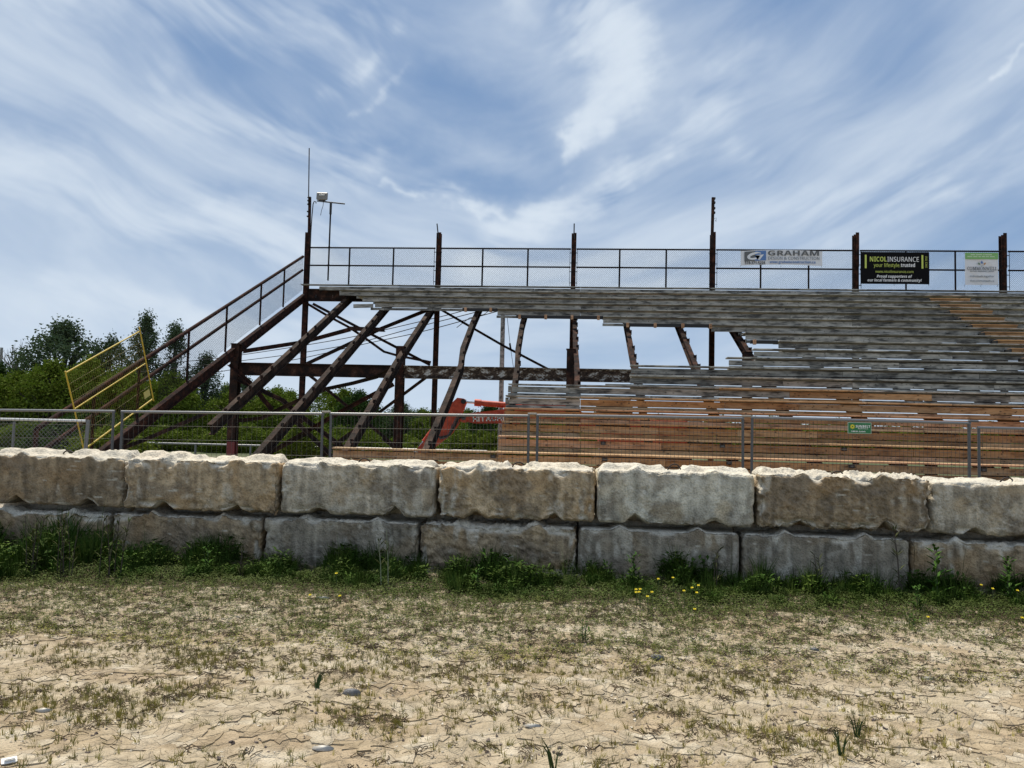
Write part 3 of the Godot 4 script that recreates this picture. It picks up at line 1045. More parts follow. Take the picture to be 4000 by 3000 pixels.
func block_wall() -> void:
	var zf := -8.85
	# left, right, base, height, nearer by, seed, roughness, tone, pale patches, keys, loop, label
	var brown := Color(0.46, 0.355, 0.225)
	var grey := Color(0.50, 0.44, 0.335)
	var list := [
		[-7.20, -5.34, 0.585, 0.60, -0.04, 1, 0.12, brown * 0.70, 0.3, 1.0, 1, "dark stained upper block whose left half carries pale scratched lines"],
		[-5.34, -3.425, 0.59, 0.60, 0.05, 2, 0.45, brown * 1.15, 0.5, 0.95, 0, "upper block with pitted brown patches and a broken white left edge"],
		[-3.428, -1.562, 0.595, 0.60, 0.02, 3, 0.25, grey * 1.02, 0.7, 0.6, 1, "upper block with white vertical streaks and a rust brown stain"],
		[-1.566, 0.276, 0.605, 0.595, 0.0, 4, 0.6, brown * 1.12, 0.5, 0.75, 1, "rough brown upper block with heavily crumbled top edge and corners"],
		[0.272, 2.062, 0.605, 0.60, 0.0, 5, 0.0, Color(0.62, 0.59, 0.485), 0.25, 1.0, 1, "smooth pale grey upper block with clean notches and sharp keys"],
		[2.058, 3.935, 0.615, 0.60, 0.03, 6, 0.75, brown * 0.78, 0.6, 0.7, 1, "dark upper block with pitted scabbed face and yellowish chipped corner"],
		[3.931, 5.80, 0.60, 0.58, -0.02, 7, 0.35, grey * 0.95, 0.4, 0.6, 1, "upper block with smooth grey left third and scraped brown right part"],
		[-7.35, -5.50, -0.11, 0.612, 0.02, 8, 0.55, brown * 0.8, 0.5, 1.2, 0, "lower block with layered brown face behind the tall dry stalks"],
		[-5.485, -3.615, -0.10, 0.618, 0.0, 9, 0.5, brown * 0.8, 0.4, 1.2, 0, "lower block with a gravelly band down its middle and horizontal joint lines"],
		[-3.612, -1.751, -0.08, 0.612, 0.01, 10, 0.4, grey * 0.66, 0.3, 1.2, 0, "dark grey lower block with gravelly upper edge and long thin cracks"],
		[-1.755, 0.072, -0.07, 0.608, 0.0, 11, 1.0, brown * 0.85, 0.2, 1.2, 0, "very rough lower block honeycombed all over like coarse gravel"],
		[0.068, 1.898, -0.08, 0.618, 0.0, 12, 0.1, grey * 0.68, 0.45, 1.2, 0, "dark lower block with a white upright scrape and pale drips"],
		[1.894, 3.727, -0.08, 0.62, 0.0, 13, 0.1, grey * 0.64, 0.4, 1.2, 0, "dark smooth lower block marked with a pale L shaped scrape"],
		[3.723, 5.60, -0.09, 0.62, 0.0, 14, 0.3, brown * 0.85, 0.6, 1.2, 0, "brown lower block with rough left end and white brushed scrapes"]]
	for b in list:
		var length: float = b[1] - b[0]
		var o := thing("concrete_block", b[11], "concrete block", Vector3((b[0] + b[1]) * 0.5, b[2], zf + b[4]), "concrete blocks of the two-course wall")
		var tone: Color = b[7]
		tone.a = 1.0
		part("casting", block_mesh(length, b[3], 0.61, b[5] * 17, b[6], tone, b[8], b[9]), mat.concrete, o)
		if b[10]:
			var path := []
			for k in 13:
				var t := PI * k / 12.0
				path.append(Vector3(-cos(t) * 0.085 + 0.01 * b[5] - 0.03, b[3] - 0.05 + sin(t) * (0.10 if b[5] != 5 else 0.125) * (1.0 if b[5] != 6 else 0.85), -0.31 + 0.02 * sin(t)))
			part("lifting_loop", tube_mesh(path, 0.0085, 7), mat.rusty_loop, o)


# ---------------------------------------------------------------- temporary site fence
func site_fence() -> void:
	var spans := [[-9.72, -6.755, 1.765, 0.013, 0.075], [-6.655, -3.585, 1.80, 0.012, 0.075], [-3.495, -0.595, 1.84, 0.012, 0.052], [-0.51, 2.375, 1.882, 0.008, 0.052], [2.445, 5.36, 1.90, -0.004, 0.052], [5.455, 8.42, 1.838, 0.0, 0.052]]
	var where := ["with wide mesh, in front of the leaning yellow panel", "with wide mesh, in front of the broken stringer", "in front of the red boom", "in front of the left ends of the tan planks", "that carries the small green sign", "set lower than its neighbour"]
	for k in spans.size():
		var s: Array = spans[k]
		var w: float = s[1] - s[0]
		var h: float = s[2] - 0.06
		var o := thing("fence_panel", "grey steel site fence panel %s" % where[k], "fence panel", Vector3((s[0] + s[1]) * 0.5, 0.03, -10.9), "site fence panels standing behind the block wall")
		o.rotation.z = s[3]
		for side in [-1, 1]:
			part("post", tube_mesh([Vector3(side * (w * 0.5 - 0.018), 0.0, 0), Vector3(side * (w * 0.5 - 0.018), h, 0)], 0.019, 10), mat.dull_zinc, o)
			for y in [0.45, 0.85, 1.25]:
				part("collar", tube_mesh([Vector3(side * (w * 0.5 - 0.018), y, 0), Vector3(side * (w * 0.5 - 0.018), y + 0.012, 0)], 0.0225, 10), mat.dull_zinc, o)
		part("top_rail", tube_mesh([Vector3(-w * 0.5 + 0.0, h + 0.005, 0), Vector3(w * 0.5 - 0.0, h + 0.005, 0)], 0.019, 10), mat.zinc, o)
		part("bottom_rail", tube_mesh([Vector3(-w * 0.5 + 0.03, 0.12, 0), Vector3(w * 0.5 - 0.03, 0.12, 0)], 0.017, 8), mat.dull_zinc, o)
		var m := Shape.new()
		var x := -w * 0.5 + 0.06
		while x < w * 0.5 - 0.03:
			m.tube([Vector3(x, 0.12, 0.012), Vector3(x, h, 0.012)], 0.0021, 4, false)
			x += s[4]
		var y := h - 0.2
		while y > 0.15:
			m.tube([Vector3(-w * 0.5 + 0.02, y, 0.016), Vector3(w * 0.5 - 0.02, y, 0.016)], 0.0023, 4, false)
			y -= 0.2
		part("wire_mesh", m.mesh(), mat.mesh_wire, o)
		part("foot", box_mesh(Vector3(0.1, 0.02, 0.9), 0.004), mat.dull_zinc, o, Vector3(-w * 0.5 + 0.02, -0.02, 0))
		part("foot", box_mesh(Vector3(0.1, 0.02, 0.9), 0.004), mat.dull_zinc, o, Vector3(w * 0.5 - 0.12, -0.02, 0))
		if k in [1, 2, 3, 4]:
			part("clamp", box_mesh(Vector3(0.13, 0.03, 0.045), 0.008), mat.clamp_grey if k < 4 else mat.dull_zinc, o, Vector3(w * 0.5 + 0.035, h + 0.035, 0))
	# the hire firm's plate
	var sg := thing("hire_sign", "small green rectangular plate with yellow sun wheel, wired to the site fence", "sign", Vector3(3.90, 1.77, -10.872))
	part("plate", box_mesh(Vector3(0.315, 0.155, 0.006), 0.002), mat.sign_edge, sg)
	part("face", box_mesh(Vector3(0.298, 0.138, 0.004), 0.001), mat.sign_green, sg, Vector3(0, 0, 0.003))
	var wheel := Shape.new()
	for t in 10:
		var a := TAU * t / 10.0
		wheel.face([Vector3(cos(a) * 0.022, sin(a) * 0.022, 0.0), Vector3(cos(a + 0.35) * 0.038, sin(a + 0.35) * 0.038, 0.0), Vector3(cos(a + 0.63) * 0.022, sin(a + 0.63) * 0.022, 0.0)], Vector3.BACK)
		wheel.face([Vector3(cos(a) * 0.023, sin(a) * 0.023, 0.0), Vector3(cos(a + 0.63) * 0.023, sin(a + 0.63) * 0.023, 0.0), Vector3(cos(a + 0.63) * 0.010, sin(a + 0.63) * 0.010, 0.0), Vector3(cos(a) * 0.010, sin(a) * 0.010, 0.0)], Vector3.BACK)
	part("sun_wheel", wheel.mesh(), mat.sign_sun, sg, Vector3(-0.095, 0.018, 0.0065))
	text("SUNBELT", 0.034, mat.letter_white, sg, Vector3(0.043, 0.022, 0.006), true, 0.19)
	text("RENTALS", 0.015, mat.letter_white, sg, Vector3(0.043, -0.008, 0.006), false, 0.13)
	text("1-800 Mr. Sunbelt", 0.018, mat.letter_white, sg, Vector3(-0.02, -0.047, 0.006), true, 0.19)


func text(words: String, high: float, m: Material, parent: Node, at: Vector3, bold := false, fit := 0.0, slant := 0.0, serif := false, turn := 0.0) -> MeshInstance3D:
	var f := SystemFont.new()
	f.font_names = PackedStringArray(["Droid Serif" if serif else "Droid Sans"])
	f.font_weight = 700 if bold else 400
	var t := TextMesh.new()
	t.text = words
	t.font = f
	t.font_size = 48
	t.pixel_size = high / 34.5
	t.depth = 0.003
	t.curve_step = 4.0
	var sx := 1.0
	if fit > 0.0:
		sx = fit / maxf(t.get_aabb().size.x, 0.001)
	var o := part("lettering", t, m, parent, at)
	o.transform = Transform3D(Basis(Vector3.BACK, turn) * Basis(Vector3(sx, 0, 0), Vector3(slant, 1, 0), Vector3(0, 0, 1)), at)
	return o


# ---------------------------------------------------------------- chain link at the far left
func side_chain_link() -> void:
	var o := thing("chain_link_fence", "low galvanised chain link fence with bright white top rail, left of the stand", "fence", Vector3(-8.1, 0, -12.2))
	part("top_rail", tube_mesh([Vector3(-7.0, 1.585, 0), Vector3(0.02, 1.60, 0)], 0.021, 10), mat.white_pipe, o)
	for x in [-6.4, -3.85, -1.26]:
		part("post", tube_mesh([Vector3(x, -0.05, -0.03), Vector3(x, 1.56, -0.03)], 0.02, 8), mat.zinc, o)
	part("post", tube_mesh([Vector3(0.0, -0.05, 0.0), Vector3(0.05, 1.62, -0.02)], 0.03, 10), mat.zinc, o)
	part("wire_netting", netting(7.0, 1.52, func(q: Vector2): return Vector3(-7.0 + q.x, 0.05 + q.y, 0.025), 0.072, 0.0019), mat.zinc, o)


# ---------------------------------------------------------------- yellow panel hung on the handrail
func yellow_panel() -> void:
	var o := thing("yellow_fence_panel", "bright yellow wire fence panel leaning askew on the stand's sloping handrail", "fence panel", Vector3(-11.04, 0.93, -16.66))
	# own axes: u along the long side (back and up), v along the short side (up and forward)
	var u := Vector3(0, 0.4167, -0.9090)
	var w := Vector3(0, 0.9090, 0.4167)
	var at := func(a: float, b: float) -> Vector3: return u * a + w * b
	part("frame_tube", tube_mesh([at.call(0, -0.07), at.call(0, 1.90)], 0.017, 10), mat.yellow_paint, o)
	part("frame_tube", tube_mesh([at.call(3.05, -0.07), at.call(3.05, 1.97)], 0.017, 10), mat.yellow_paint, o)
	part("frame_tube", tube_mesh([at.call(0, 0.0), at.call(3.05, 0.0)], 0.02, 10), mat.yellow_paint, o)
	part("frame_tube", tube_mesh([at.call(0, 1.86), at.call(3.05, 1.86)], 0.017, 10), mat.yellow_paint, o)
	part("middle_tube", tube_mesh([at.call(0, 1.0), at.call(3.05, 1.0)], 0.015, 10), mat.yellow_paint, o)
	var m := Shape.new()
	var a := 0.06
	while a < 3.02:
		m.tube([at.call(a, 0.0) + Vector3(0.02, 0, 0), at.call(a, 1.86) + Vector3(0.02, 0, 0)], 0.0024, 4, false)
		a += 0.075
	for b in [0.2, 0.4, 0.6, 0.8, 1.2, 1.4, 1.6]:
		m.tube([at.call(0, b) + Vector3(0.024, 0, 0), at.call(3.05, b) + Vector3(0.024, 0, 0)], 0.0024, 4, false)
	part("wire_mesh", m.mesh(), mat.yellow_wire, o)
	var s := Shape.new()
	s.face([at.call(2.62, 0.16), at.call(2.90, 0.16), at.call(2.90, 0.34), at.call(2.62, 0.34)].map(func(p): return p + Vector3(0.035, 0, 0)), Vector3.RIGHT)
	s.face([at.call(2.62, 0.16), at.call(2.90, 0.16), at.call(2.90, 0.34), at.call(2.62, 0.34)].map(func(p): return p + Vector3(0.029, 0, 0)), Vector3.LEFT)
	part("label_plate", s.mesh(), plain("plate_cream", 0.55, 0.47, 0.14, 0.6), o)


# ---------------------------------------------------------------- banners
func sheet(w: float, h: float, bow: float, fold: float, sd: int) -> ArrayMesh:
	var n := FastNoiseLite.new(); n.seed = sd; n.frequency = 1.0; n.fractal_octaves = 3
	var s := Shape.new()
	var nx := 40; var ny := 14
	var at := func(i: int, j: int) -> Vector3:
		var x := (float(i) / nx - 0.5) * w
		var y := (float(j) / ny - 0.5) * h
		return Vector3(x, y + bow * cos(x / w * PI), fold * n.get_noise_2d((x + y) * 1.3, (y - x) * 0.5) * (0.3 + 0.7 * sin(PI * i / nx)))
	for i in nx:
		for j in ny:
			var p: Vector3 = at.call(i, j); var q: Vector3 = at.call(i + 1, j); var r: Vector3 = at.call(i + 1, j + 1); var t: Vector3 = at.call(i, j + 1)
			s.face([p, q, r], Vector3.BACK)
			s.face([p, r, t], Vector3.BACK)
	return s.mesh()


func flat(points: Array, z := 0.0) -> ArrayMesh:
	var poly := PackedVector2Array(points)
	var s := Shape.new()
	var t := Geometry2D.triangulate_polygon(poly)
	for k in range(0, t.size(), 3):
		s.face([Vector3(poly[t[k]].x, poly[t[k]].y, z), Vector3(poly[t[k + 1]].x, poly[t[k + 1]].y, z), Vector3(poly[t[k + 2]].x, poly[t[k + 2]].y, z)], Vector3.BACK)
	return s.mesh()


func ties(o: Node3D, w: float, h: float) -> void:
	for p in [[-0.49, 0.48], [-0.25, 0.48], [0.0, 0.48], [0.25, 0.48], [0.49, 0.48], [-0.49, -0.48], [0.0, -0.48], [0.49, -0.48]]:
		part("tie", tube_mesh([Vector3(p[0] * w, p[1] * h, 0.01), Vector3(p[0] * w * 1.01, p[1] * h * 1.03, -0.05), Vector3(p[0] * w * 1.015, p[1] * h * 1.10 - 0.02, -0.07)], 0.006, 5), mat.cable_black, o)


func banners() -> void:
	var z := BACK + 0.27
	# white banner of a builder
	var a := thing("banner", "long white banner with blue and grey letter G logo, bowed upwards, on the top guard", "banner", Vector3(7.89, 8.46, z), "banners tied to the top guard")
	part("sheet", sheet(3.08, 0.575, 0.05, 0.03, 3), mat.vinyl_white, a)
	part("logo_panel", flat([Vector2(-1.40, -0.13), Vector2(-1.0, -0.10), Vector2(-1.0, 0.28), Vector2(-1.40, 0.25)], 0.022), mat.vinyl_grey, a)
	part("logo_panel", flat([Vector2(-1.0, -0.10), Vector2(-0.58, -0.08), Vector2(-0.58, 0.30), Vector2(-1.0, 0.28)], 0.022), mat.vinyl_blue, a)
	var gl := Shape.new()
	for k in 22:
		var t0 := 0.5 + 5.0 * k / 22.0; var t1 := 0.5 + 5.0 * (k + 1) / 22.0
		var w0 := 0.03 + 0.045 * sin(PI * k / 22.0); var w1 := 0.03 + 0.045 * sin(PI * (k + 1) / 22.0)
		var pa := Vector3(-1.0 + cos(t0) * 0.26, 0.09 + sin(t0) * 0.12 + cos(t0) * 0.05, 0.028); var pb := Vector3(-1.0 + cos(t1) * 0.26, 0.09 + sin(t1) * 0.12 + cos(t1) * 0.05, 0.028)
		var na := Vector3(cos(t0), sin(t0) * 0.6, 0).normalized(); var nb := Vector3(cos(t1), sin(t1) * 0.6, 0).normalized()
		gl.face([pa - na * w0, pa + na * w0 * 0.5, pb + nb * w1 * 0.5, pb - nb * w1], Vector3.BACK)
	gl.face([Vector3(-1.02, 0.12, 0.029), Vector3(-0.66, 0.15, 0.029), Vector3(-0.82, -0.06, 0.029), Vector3(-0.90, -0.06, 0.029), Vector3(-0.80, 0.10, 0.029)], Vector3.BACK)
	part("logo_letter", gl.mesh(), mat.vinyl_white, a)
	text("GRAHAM", 0.19, mat.vinyl_grey, a, Vector3(0.46, 0.20, 0.03), true, 1.92)
	text("DESIGN & CONSTRUCTION", 0.115, mat.ink_grey, a, Vector3(0.46, 0.005, 0.03), false, 1.92)
	text("519-371-5228", 0.11, mat.ink_black, a, Vector3(-1.0, -0.185, 0.03), true, 0.77)
	text("www.grahamconstruction.ca", 0.10, mat.vinyl_blue, a, Vector3(0.42, -0.145, 0.03), true, 1.72)
	ties(a, 3.08, 0.575)
	# black banner of an insurer
	var b := thing("banner", "large black banner with lime and white lettering on the top guard", "banner", Vector3(12.12, 8.12, z), "banners tied to the top guard")
	part("sheet", sheet(2.54, 1.24, 0.0, 0.03, 9), mat.vinyl_black, b)
	for x in [-1.08, 1.01]:
		part("stripe", box_mesh(Vector3(0.065, 0.52, 0.006)), mat.vinyl_lime, b, Vector3(x, 0.24, 0.022))
	text("NICOL", 0.185, mat.vinyl_lime, b, Vector3(-0.62, 0.33, 0.026), true, 0.62)
	text("INSURANCE", 0.185, mat.letter_white, b, Vector3(0.30, 0.33, 0.026), false, 1.16)
	text("your lifestyle.", 0.14, mat.vinyl_lime, b, Vector3(-0.29, 0.10, 0.026), false, 0.98)
	text("trusted", 0.14, mat.letter_white, b, Vector3(0.48, 0.105, 0.026), true, 0.52)
	text("www.nicolinsurance.com", 0.095, mat.vinyl_lime, b, Vector3(-0.02, -0.145, 0.026), false, 1.40)
	text("Proud supporters of", 0.105, mat.letter_white, b, Vector3(-0.03, -0.33, 0.026), true, 1.28, 0.2)
	text("our local farmers & community!", 0.105, mat.letter_white, b, Vector3(-0.02, -0.48, 0.026), true, 1.98, 0.2)
	text("SINCE 1950", 0.075, mat.vinyl_lime, b, Vector3(1.15, 0.23, 0.026), false, 0.44, 0.0, false, PI / 2)
	ties(b, 2.54, 1.24)
	# white and green banner of another insurer
	var c := thing("banner", "square white banner with green top strip and leaf emblem on the top guard", "banner", Vector3(15.29, 8.11, z), "banners tied to the top guard")
	part("sheet", sheet(1.2, 1.23, 0.0, 0.05, 15), mat.vinyl_white, c)
	part("strip", box_mesh(Vector3(1.19, 0.245, 0.006)), mat.vinyl_green, c, Vector3(0, 0.49, 0.03))
	# two lines of print too small to read
	var fine_print := Shape.new()
	for wd in [[-0.44, -0.28, 0.535], [-0.26, -0.01, 0.535], [0.01, 0.07, 0.535], [0.085, 0.32, 0.535], [-0.56, -0.36, 0.462], [-0.345, -0.18, 0.462], [-0.16, -0.06, 0.462], [-0.045, 0.08, 0.462], [0.10, 0.22, 0.462], [0.25, 0.43, 0.462]]:
		var px: float = wd[0] + 0.05
		while px < wd[1] + 0.03:
			fine_print.box(Vector3(px, wd[2], 0.036), Vector3(0.022, 0.036, 0.003))
			px += 0.03
	part("lettering", fine_print.mesh(), mat.ink_pale, c)
	part("emblem_drop", flat([Vector2(0, 0.315), Vector2(0.03, 0.26), Vector2(0.042, 0.225), Vector2(0.025, 0.195), Vector2(-0.025, 0.195), Vector2(-0.042, 0.225), Vector2(-0.03, 0.26)], 0.034), mat.vinyl_blue, c)
	part("emblem_leaf", flat([Vector2(-0.15, 0.235), Vector2(-0.09, 0.225), Vector2(-0.06, 0.17), Vector2(-0.08, 0.145), Vector2(-0.125, 0.165)], 0.034), mat.ink_leaf, c)
	part("emblem_leaf", flat([Vector2(0.15, 0.235), Vector2(0.125, 0.165), Vector2(0.08, 0.145), Vector2(0.06, 0.17), Vector2(0.09, 0.225)], 0.034), mat.ink_orange, c)
	text("THE", 0.04, mat.ink_grey, c, Vector3(0, 0.105, 0.034), false, 0.1, 0.0, true)
	text("COMMONWELL", 0.125, mat.ink_black, c, Vector3(0.01, 0.005, 0.034), false, 1.08, 0.0, true)
	text("MUTUAL INSURANCE GROUP", 0.045, mat.ink_grey, c, Vector3(0, -0.10, 0.034), true, 0.86)
	text("individuals.together", 0.075, mat.ink_grey, c, Vector3(0, -0.29, 0.034), false, 0.88, 0.15)
	text("thecommonwell.ca", 0.075, mat.ink_grey, c, Vector3(0, -0.465, 0.034), false, 0.86)
	ties(c, 1.2, 1.23)


# ---------------------------------------------------------------- masts and floodlight on the top guard
func masts_and_floodlight() -> void:
	var z := BACK + 0.13
	var a := thing("mast", "slender rusty mast with thin rod rising from the stand's left end post", "mast", Vector3(-10.9, 9.2, z))
	part("channel", sweep_mesh(i_section(0.09, 0.10, 0.02, 0.02), [Vector3(0, -0.6, 0), Vector3(-0.05, 1.72, 0)], Vector3.BACK), mat.brown_steel, a)
	part("rod", tube_mesh([Vector3(-0.075, 1.4, 0.05), Vector3(-0.14, 3.74, 0.05)], 0.022, 8), mat.bare_steel, a)
	for y in [0.9, 1.1, 1.4, 1.55, 1.68]:
		part("insulator", box_mesh(Vector3(0.07, 0.06, 0.09), 0.012), mat.black_steel, a, Vector3(-0.09, y, 0.05))
	part("conduit", tube_mesh([Vector3(0.06, -0.3, 0.05), Vector3(0.09, 0.9, 0.05), Vector3(0.12, 1.40, 0.06), Vector3(0.17, 1.52, 0.07), Vector3(0.24, 1.50, 0.08), Vector3(0.25, 1.43, 0.08)], 0.02, 7), mat.black_steel, a)
	for p in [[-5.58, 0.36, -0.06, "short bent rod standing on the stand's second post"], [-0.12, 0.38, 0.0, "short straight rod standing on the stand's third post"]]:
		solo("stub_rod", tube_mesh([Vector3(0.03, -0.25, 0), Vector3(p[2] * 0.2, 0.0, 0), Vector3(p[2], p[1], 0)], 0.024, 8), mat.black_steel, p[3], "rod", Vector3(p[0], 9.46, BACK + 0.14))
	var b := thing("mast", "dark stub mast with row of insulators on the stand's fourth post", "mast", Vector3(5.27, 9.3, BACK + 0.14))
	part("channel", sweep_mesh(i_section(0.08, 0.11, 0.02, 0.02), [Vector3(0, -0.4, 0), Vector3(0.03, 1.6, 0)], Vector3.BACK), mat.dark_steel, b)
	for y in [0.98, 1.16, 1.38, 1.55]:
		part("insulator", box_mesh(Vector3(0.06, 0.09, 0.10), 0.015), mat.black_steel, b, Vector3(0.085, y, 0.02))
	part("wire_end", tube_mesh([Vector3(0.05, 0.72, 0.03), Vector3(0.15, 0.78, 0.05), Vector3(0.14, 0.62, 0.05), Vector3(0.12, 0.68, 0.05)], 0.008, 5), mat.cable_black, b)
	# floodlight on a T-shaped pole hung on the netting
	var f := thing("floodlight_pole", "T shaped pole with grey floodlight, fixed to the guard beside the end post", "floodlight", Vector3(-10.02, 7.45, BACK + 0.24))
	part("pole", tube_mesh([Vector3(0, 0, 0), Vector3(0.0, 3.2, 0)], 0.033, 10), mat.guard_pipe, f)
	part("sleeve", tube_mesh([Vector3(0.0, 2.72, 0), Vector3(0.0, 3.2, 0)], 0.05, 10), mat.black_steel, f)
	part("crossbar", box_mesh(Vector3(1.17, 0.05, 0.05), 0.006), mat.dull_zinc, f, Vector3(0.0, 3.21, 0.0), Basis(Vector3.BACK, -0.105))
	var lamp := part("lamp_housing", box_mesh(Vector3(0.47, 0.31, 0.07), 0.03), mat.lamp_shell, f, Vector3(-0.37, 3.46, 0.02), Basis(Vector3.BACK, -0.03))
	part("bracket", box_mesh(Vector3(0.3, 0.05, 0.03), 0.004), mat.black_steel, lamp, Vector3(0, -0.175, -0.01))
	part("driver_box", box_mesh(Vector3(0.24, 0.09, 0.03), 0.008), mat.lamp_glass, lamp, Vector3(0, 0.03, 0.045))
	part("cable", tube_mesh([Vector3(-0.30, 3.28, 0.03), Vector3(-0.31, 3.05, 0.04), Vector3(-0.37, 2.85, 0.04), Vector3(-0.40, 2.66, 0.03)], 0.011, 6), mat.cable_black, f)
	for y in [0.63, 1.36]:
		part("clamp", box_mesh(Vector3(0.09, 0.05, 0.12), 0.006), mat.black_steel, f, Vector3(0, y, -0.04))


# ---------------------------------------------------------------- excavator behind the stand
func plate(points: Array, thick: float) -> ArrayMesh:
	var s := Shape.new()
	s.sweep(PackedVector2Array(points), [Vector3(0, 0, -thick * 0.5), Vector3(0, 0, thick * 0.5)], Vector3.UP)
	return s.mesh()


func mirrored(points: Array) -> Array:
	# sweep() runs its outline's x axis against the path here, so outlines are given mirrored
	return points


func excavator() -> void:
	var red: Material = mat.machine_red
	var e := thing("excavator", "red orange tracked excavator behind the stand with its boom lowered and arm tucked down", "excavator", Vector3(0, 0, -33.5))
	# boom, bent upwards in the middle
	var boom := Shape.new()
	var top := [Vector2(-4.86, 2.22), Vector2(-4.25, 2.30), Vector2(-3.07, 2.46), Vector2(-1.6, 2.86), Vector2(-0.4, 2.84), Vector2(1.4, 1.86)]
	var low := [Vector2(-4.90, 1.93), Vector2(-4.24, 1.82), Vector2(-3.06, 1.86), Vector2(-1.5, 2.02), Vector2(-0.4, 1.98), Vector2(1.2, 1.45)]
	for s in [-0.26, 0.26]:
		for k in 5:
			boom.face([Vector3(top[k].x, top[k].y, s), Vector3(top[k + 1].x, top[k + 1].y, s), Vector3(low[k + 1].x, low[k + 1].y, s), Vector3(low[k].x, low[k].y, s)], Vector3(0, 0, s))
	for k in 5:
		boom.face([Vector3(top[k].x, top[k].y, -0.28), Vector3(top[k + 1].x, top[k + 1].y, -0.28), Vector3(top[k + 1].x, top[k + 1].y, 0.28), Vector3(top[k].x, top[k].y, 0.28)], Vector3.UP)
		boom.face([Vector3(low[k].x, low[k].y, -0.28), Vector3(low[k + 1].x, low[k + 1].y, -0.28), Vector3(low[k + 1].x, low[k + 1].y, 0.28), Vector3(low[k].x, low[k].y, 0.28)], Vector3.DOWN)
	boom.face([Vector3(top[0].x, top[0].y, -0.26), Vector3(top[0].x, top[0].y, 0.26), Vector3(low[0].x, low[0].y, 0.26), Vector3(low[0].x, low[0].y, -0.26)], Vector3.LEFT)
	boom.box(Vector3(-3.3, 1.87, 0.27), Vector3(2.0, 0.03, 0.03))
	var bm := part("boom", boom.mesh(), red, e)
	# maker's name in broad strokes, rising slightly along the boom
	var nm := Shape.new()
	var sw := 0.052
	var ch := 0.235
	var strokes := {"H": [[0, 0, 0, 1], [1, 0, 1, 1], [0, 0.5, 1, 0.5]], "I": [[0.5, 0, 0.5, 1]], "T": [[0.5, 0, 0.5, 1], [0, 1, 1, 1]], "A": [[0, 0, 0.5, 1], [0.5, 1, 1, 0], [0.2, 0.32, 0.8, 0.32]], "C": [[1, 0.78, 0.75, 1], [0.75, 1, 0.25, 1], [0.25, 1, 0, 0.72], [0, 0.72, 0, 0.28], [0, 0.28, 0.25, 0], [0.25, 0, 0.75, 0], [0.75, 0, 1, 0.22]]}
	var pen := 0.0
	for letter in "HITACHI":
		var lw := 0.16 if letter != "I" else 0.0
		for st in strokes[letter]:
			var p := Vector2(pen + (st[0] * lw if lw > 0.0 else 0.0), sw * 0.5 + st[1] * (ch - sw))
			var q := Vector2(pen + (st[2] * lw if lw > 0.0 else 0.0), sw * 0.5 + st[3] * (ch - sw))
			var d := (q - p).normalized()
			var side := Vector2(-d.y, d.x) * sw * 0.5
			p -= d * sw * 0.45
			q += d * sw * 0.45
			nm.face([Vector3(p.x - side.x, p.y - side.y, 0), Vector3(p.x + side.x, p.y + side.y, 0), Vector3(q.x + side.x, q.y + side.y, 0), Vector3(q.x - side.x, q.y - side.y, 0)], Vector3.BACK)
		pen += lw + 0.085
	part("lettering", nm.mesh(), mat.letter_white, bm, Vector3(-4.33, 1.895, 0.285), Basis(Vector3.BACK, 0.06))
	# pivot
	part("pivot_pin", tube_mesh([Vector3(-4.76, 2.04, -0.34), Vector3(-4.76, 2.04, 0.34)], 0.09, 12), mat.dull_zinc, e)
	part("pivot_boss", tube_mesh([Vector3(-4.76, 2.04, -0.31), Vector3(-4.76, 2.04, 0.31)], 0.19, 14), red, e)
	# arm
	var arm := Shape.new()
	var ring := [Vector2(-5.08, 2.93), Vector2(-4.80, 2.90), Vector2(-4.68, 2.76), Vector2(-4.80, 2.45), Vector2(-4.92, 2.15), Vector2(-4.98, 1.80), Vector2(-5.30, 1.35), Vector2(-6.40, 0.42), Vector2(-6.72, 0.42), Vector2(-6.80, 0.66), Vector2(-6.10, 1.50), Vector2(-5.78, 2.05), Vector2(-5.60, 2.42)]
	for s in [-0.2, 0.2]:
		var t := Geometry2D.triangulate_polygon(PackedVector2Array(ring))
		for k in range(0, t.size(), 3):
			arm.face([Vector3(ring[t[k]].x, ring[t[k]].y, s), Vector3(ring[t[k + 1]].x, ring[t[k + 1]].y, s), Vector3(ring[t[k + 2]].x, ring[t[k + 2]].y, s)], Vector3(0, 0, s))
	for k in ring.size():
		var p: Vector2 = ring[k]; var q: Vector2 = ring[(k + 1) % ring.size()]
		arm.face([Vector3(p.x, p.y, -0.2), Vector3(q.x, q.y, -0.2), Vector3(q.x, q.y, 0.2), Vector3(p.x, p.y, 0.2)], Vector3(p.y - q.y, q.x - p.x, 0) * 1.0)
	var am := part("arm", arm.mesh(), red, e)
	var rib := Shape.new()
	rib.sweep(PackedVector2Array([Vector2(-0.03, -0.015), Vector2(0.03, -0.015), Vector2(0.03, 0.015), Vector2(-0.03, 0.015)]), [Vector3(-5.06, 2.90, 0.21), Vector3(-4.84, 2.5, 0.21)], Vector3.BACK)
	part("rib", rib.mesh(), red, am)
	part("pin_boss", tube_mesh([Vector3(-4.80, 2.77, -0.24), Vector3(-4.80, 2.77, 0.24)], 0.11, 12), mat.machine_dark, am)
	# arm cylinder
	var cy := part("arm_cylinder", tube_mesh([Vector3(-4.28, 2.74, 0), Vector3(-1.9, 2.60, 0)], 0.125, 14), red, e)
	part("gland", tube_mesh([Vector3(-4.33, 2.742, 0), Vector3(-4.05, 2.726, 0)], 0.155, 14), red, cy)
	part("rod", tube_mesh([Vector3(-4.80, 2.77, 0), Vector3(-4.28, 2.74, 0)], 0.06, 12), mat.chrome, cy)
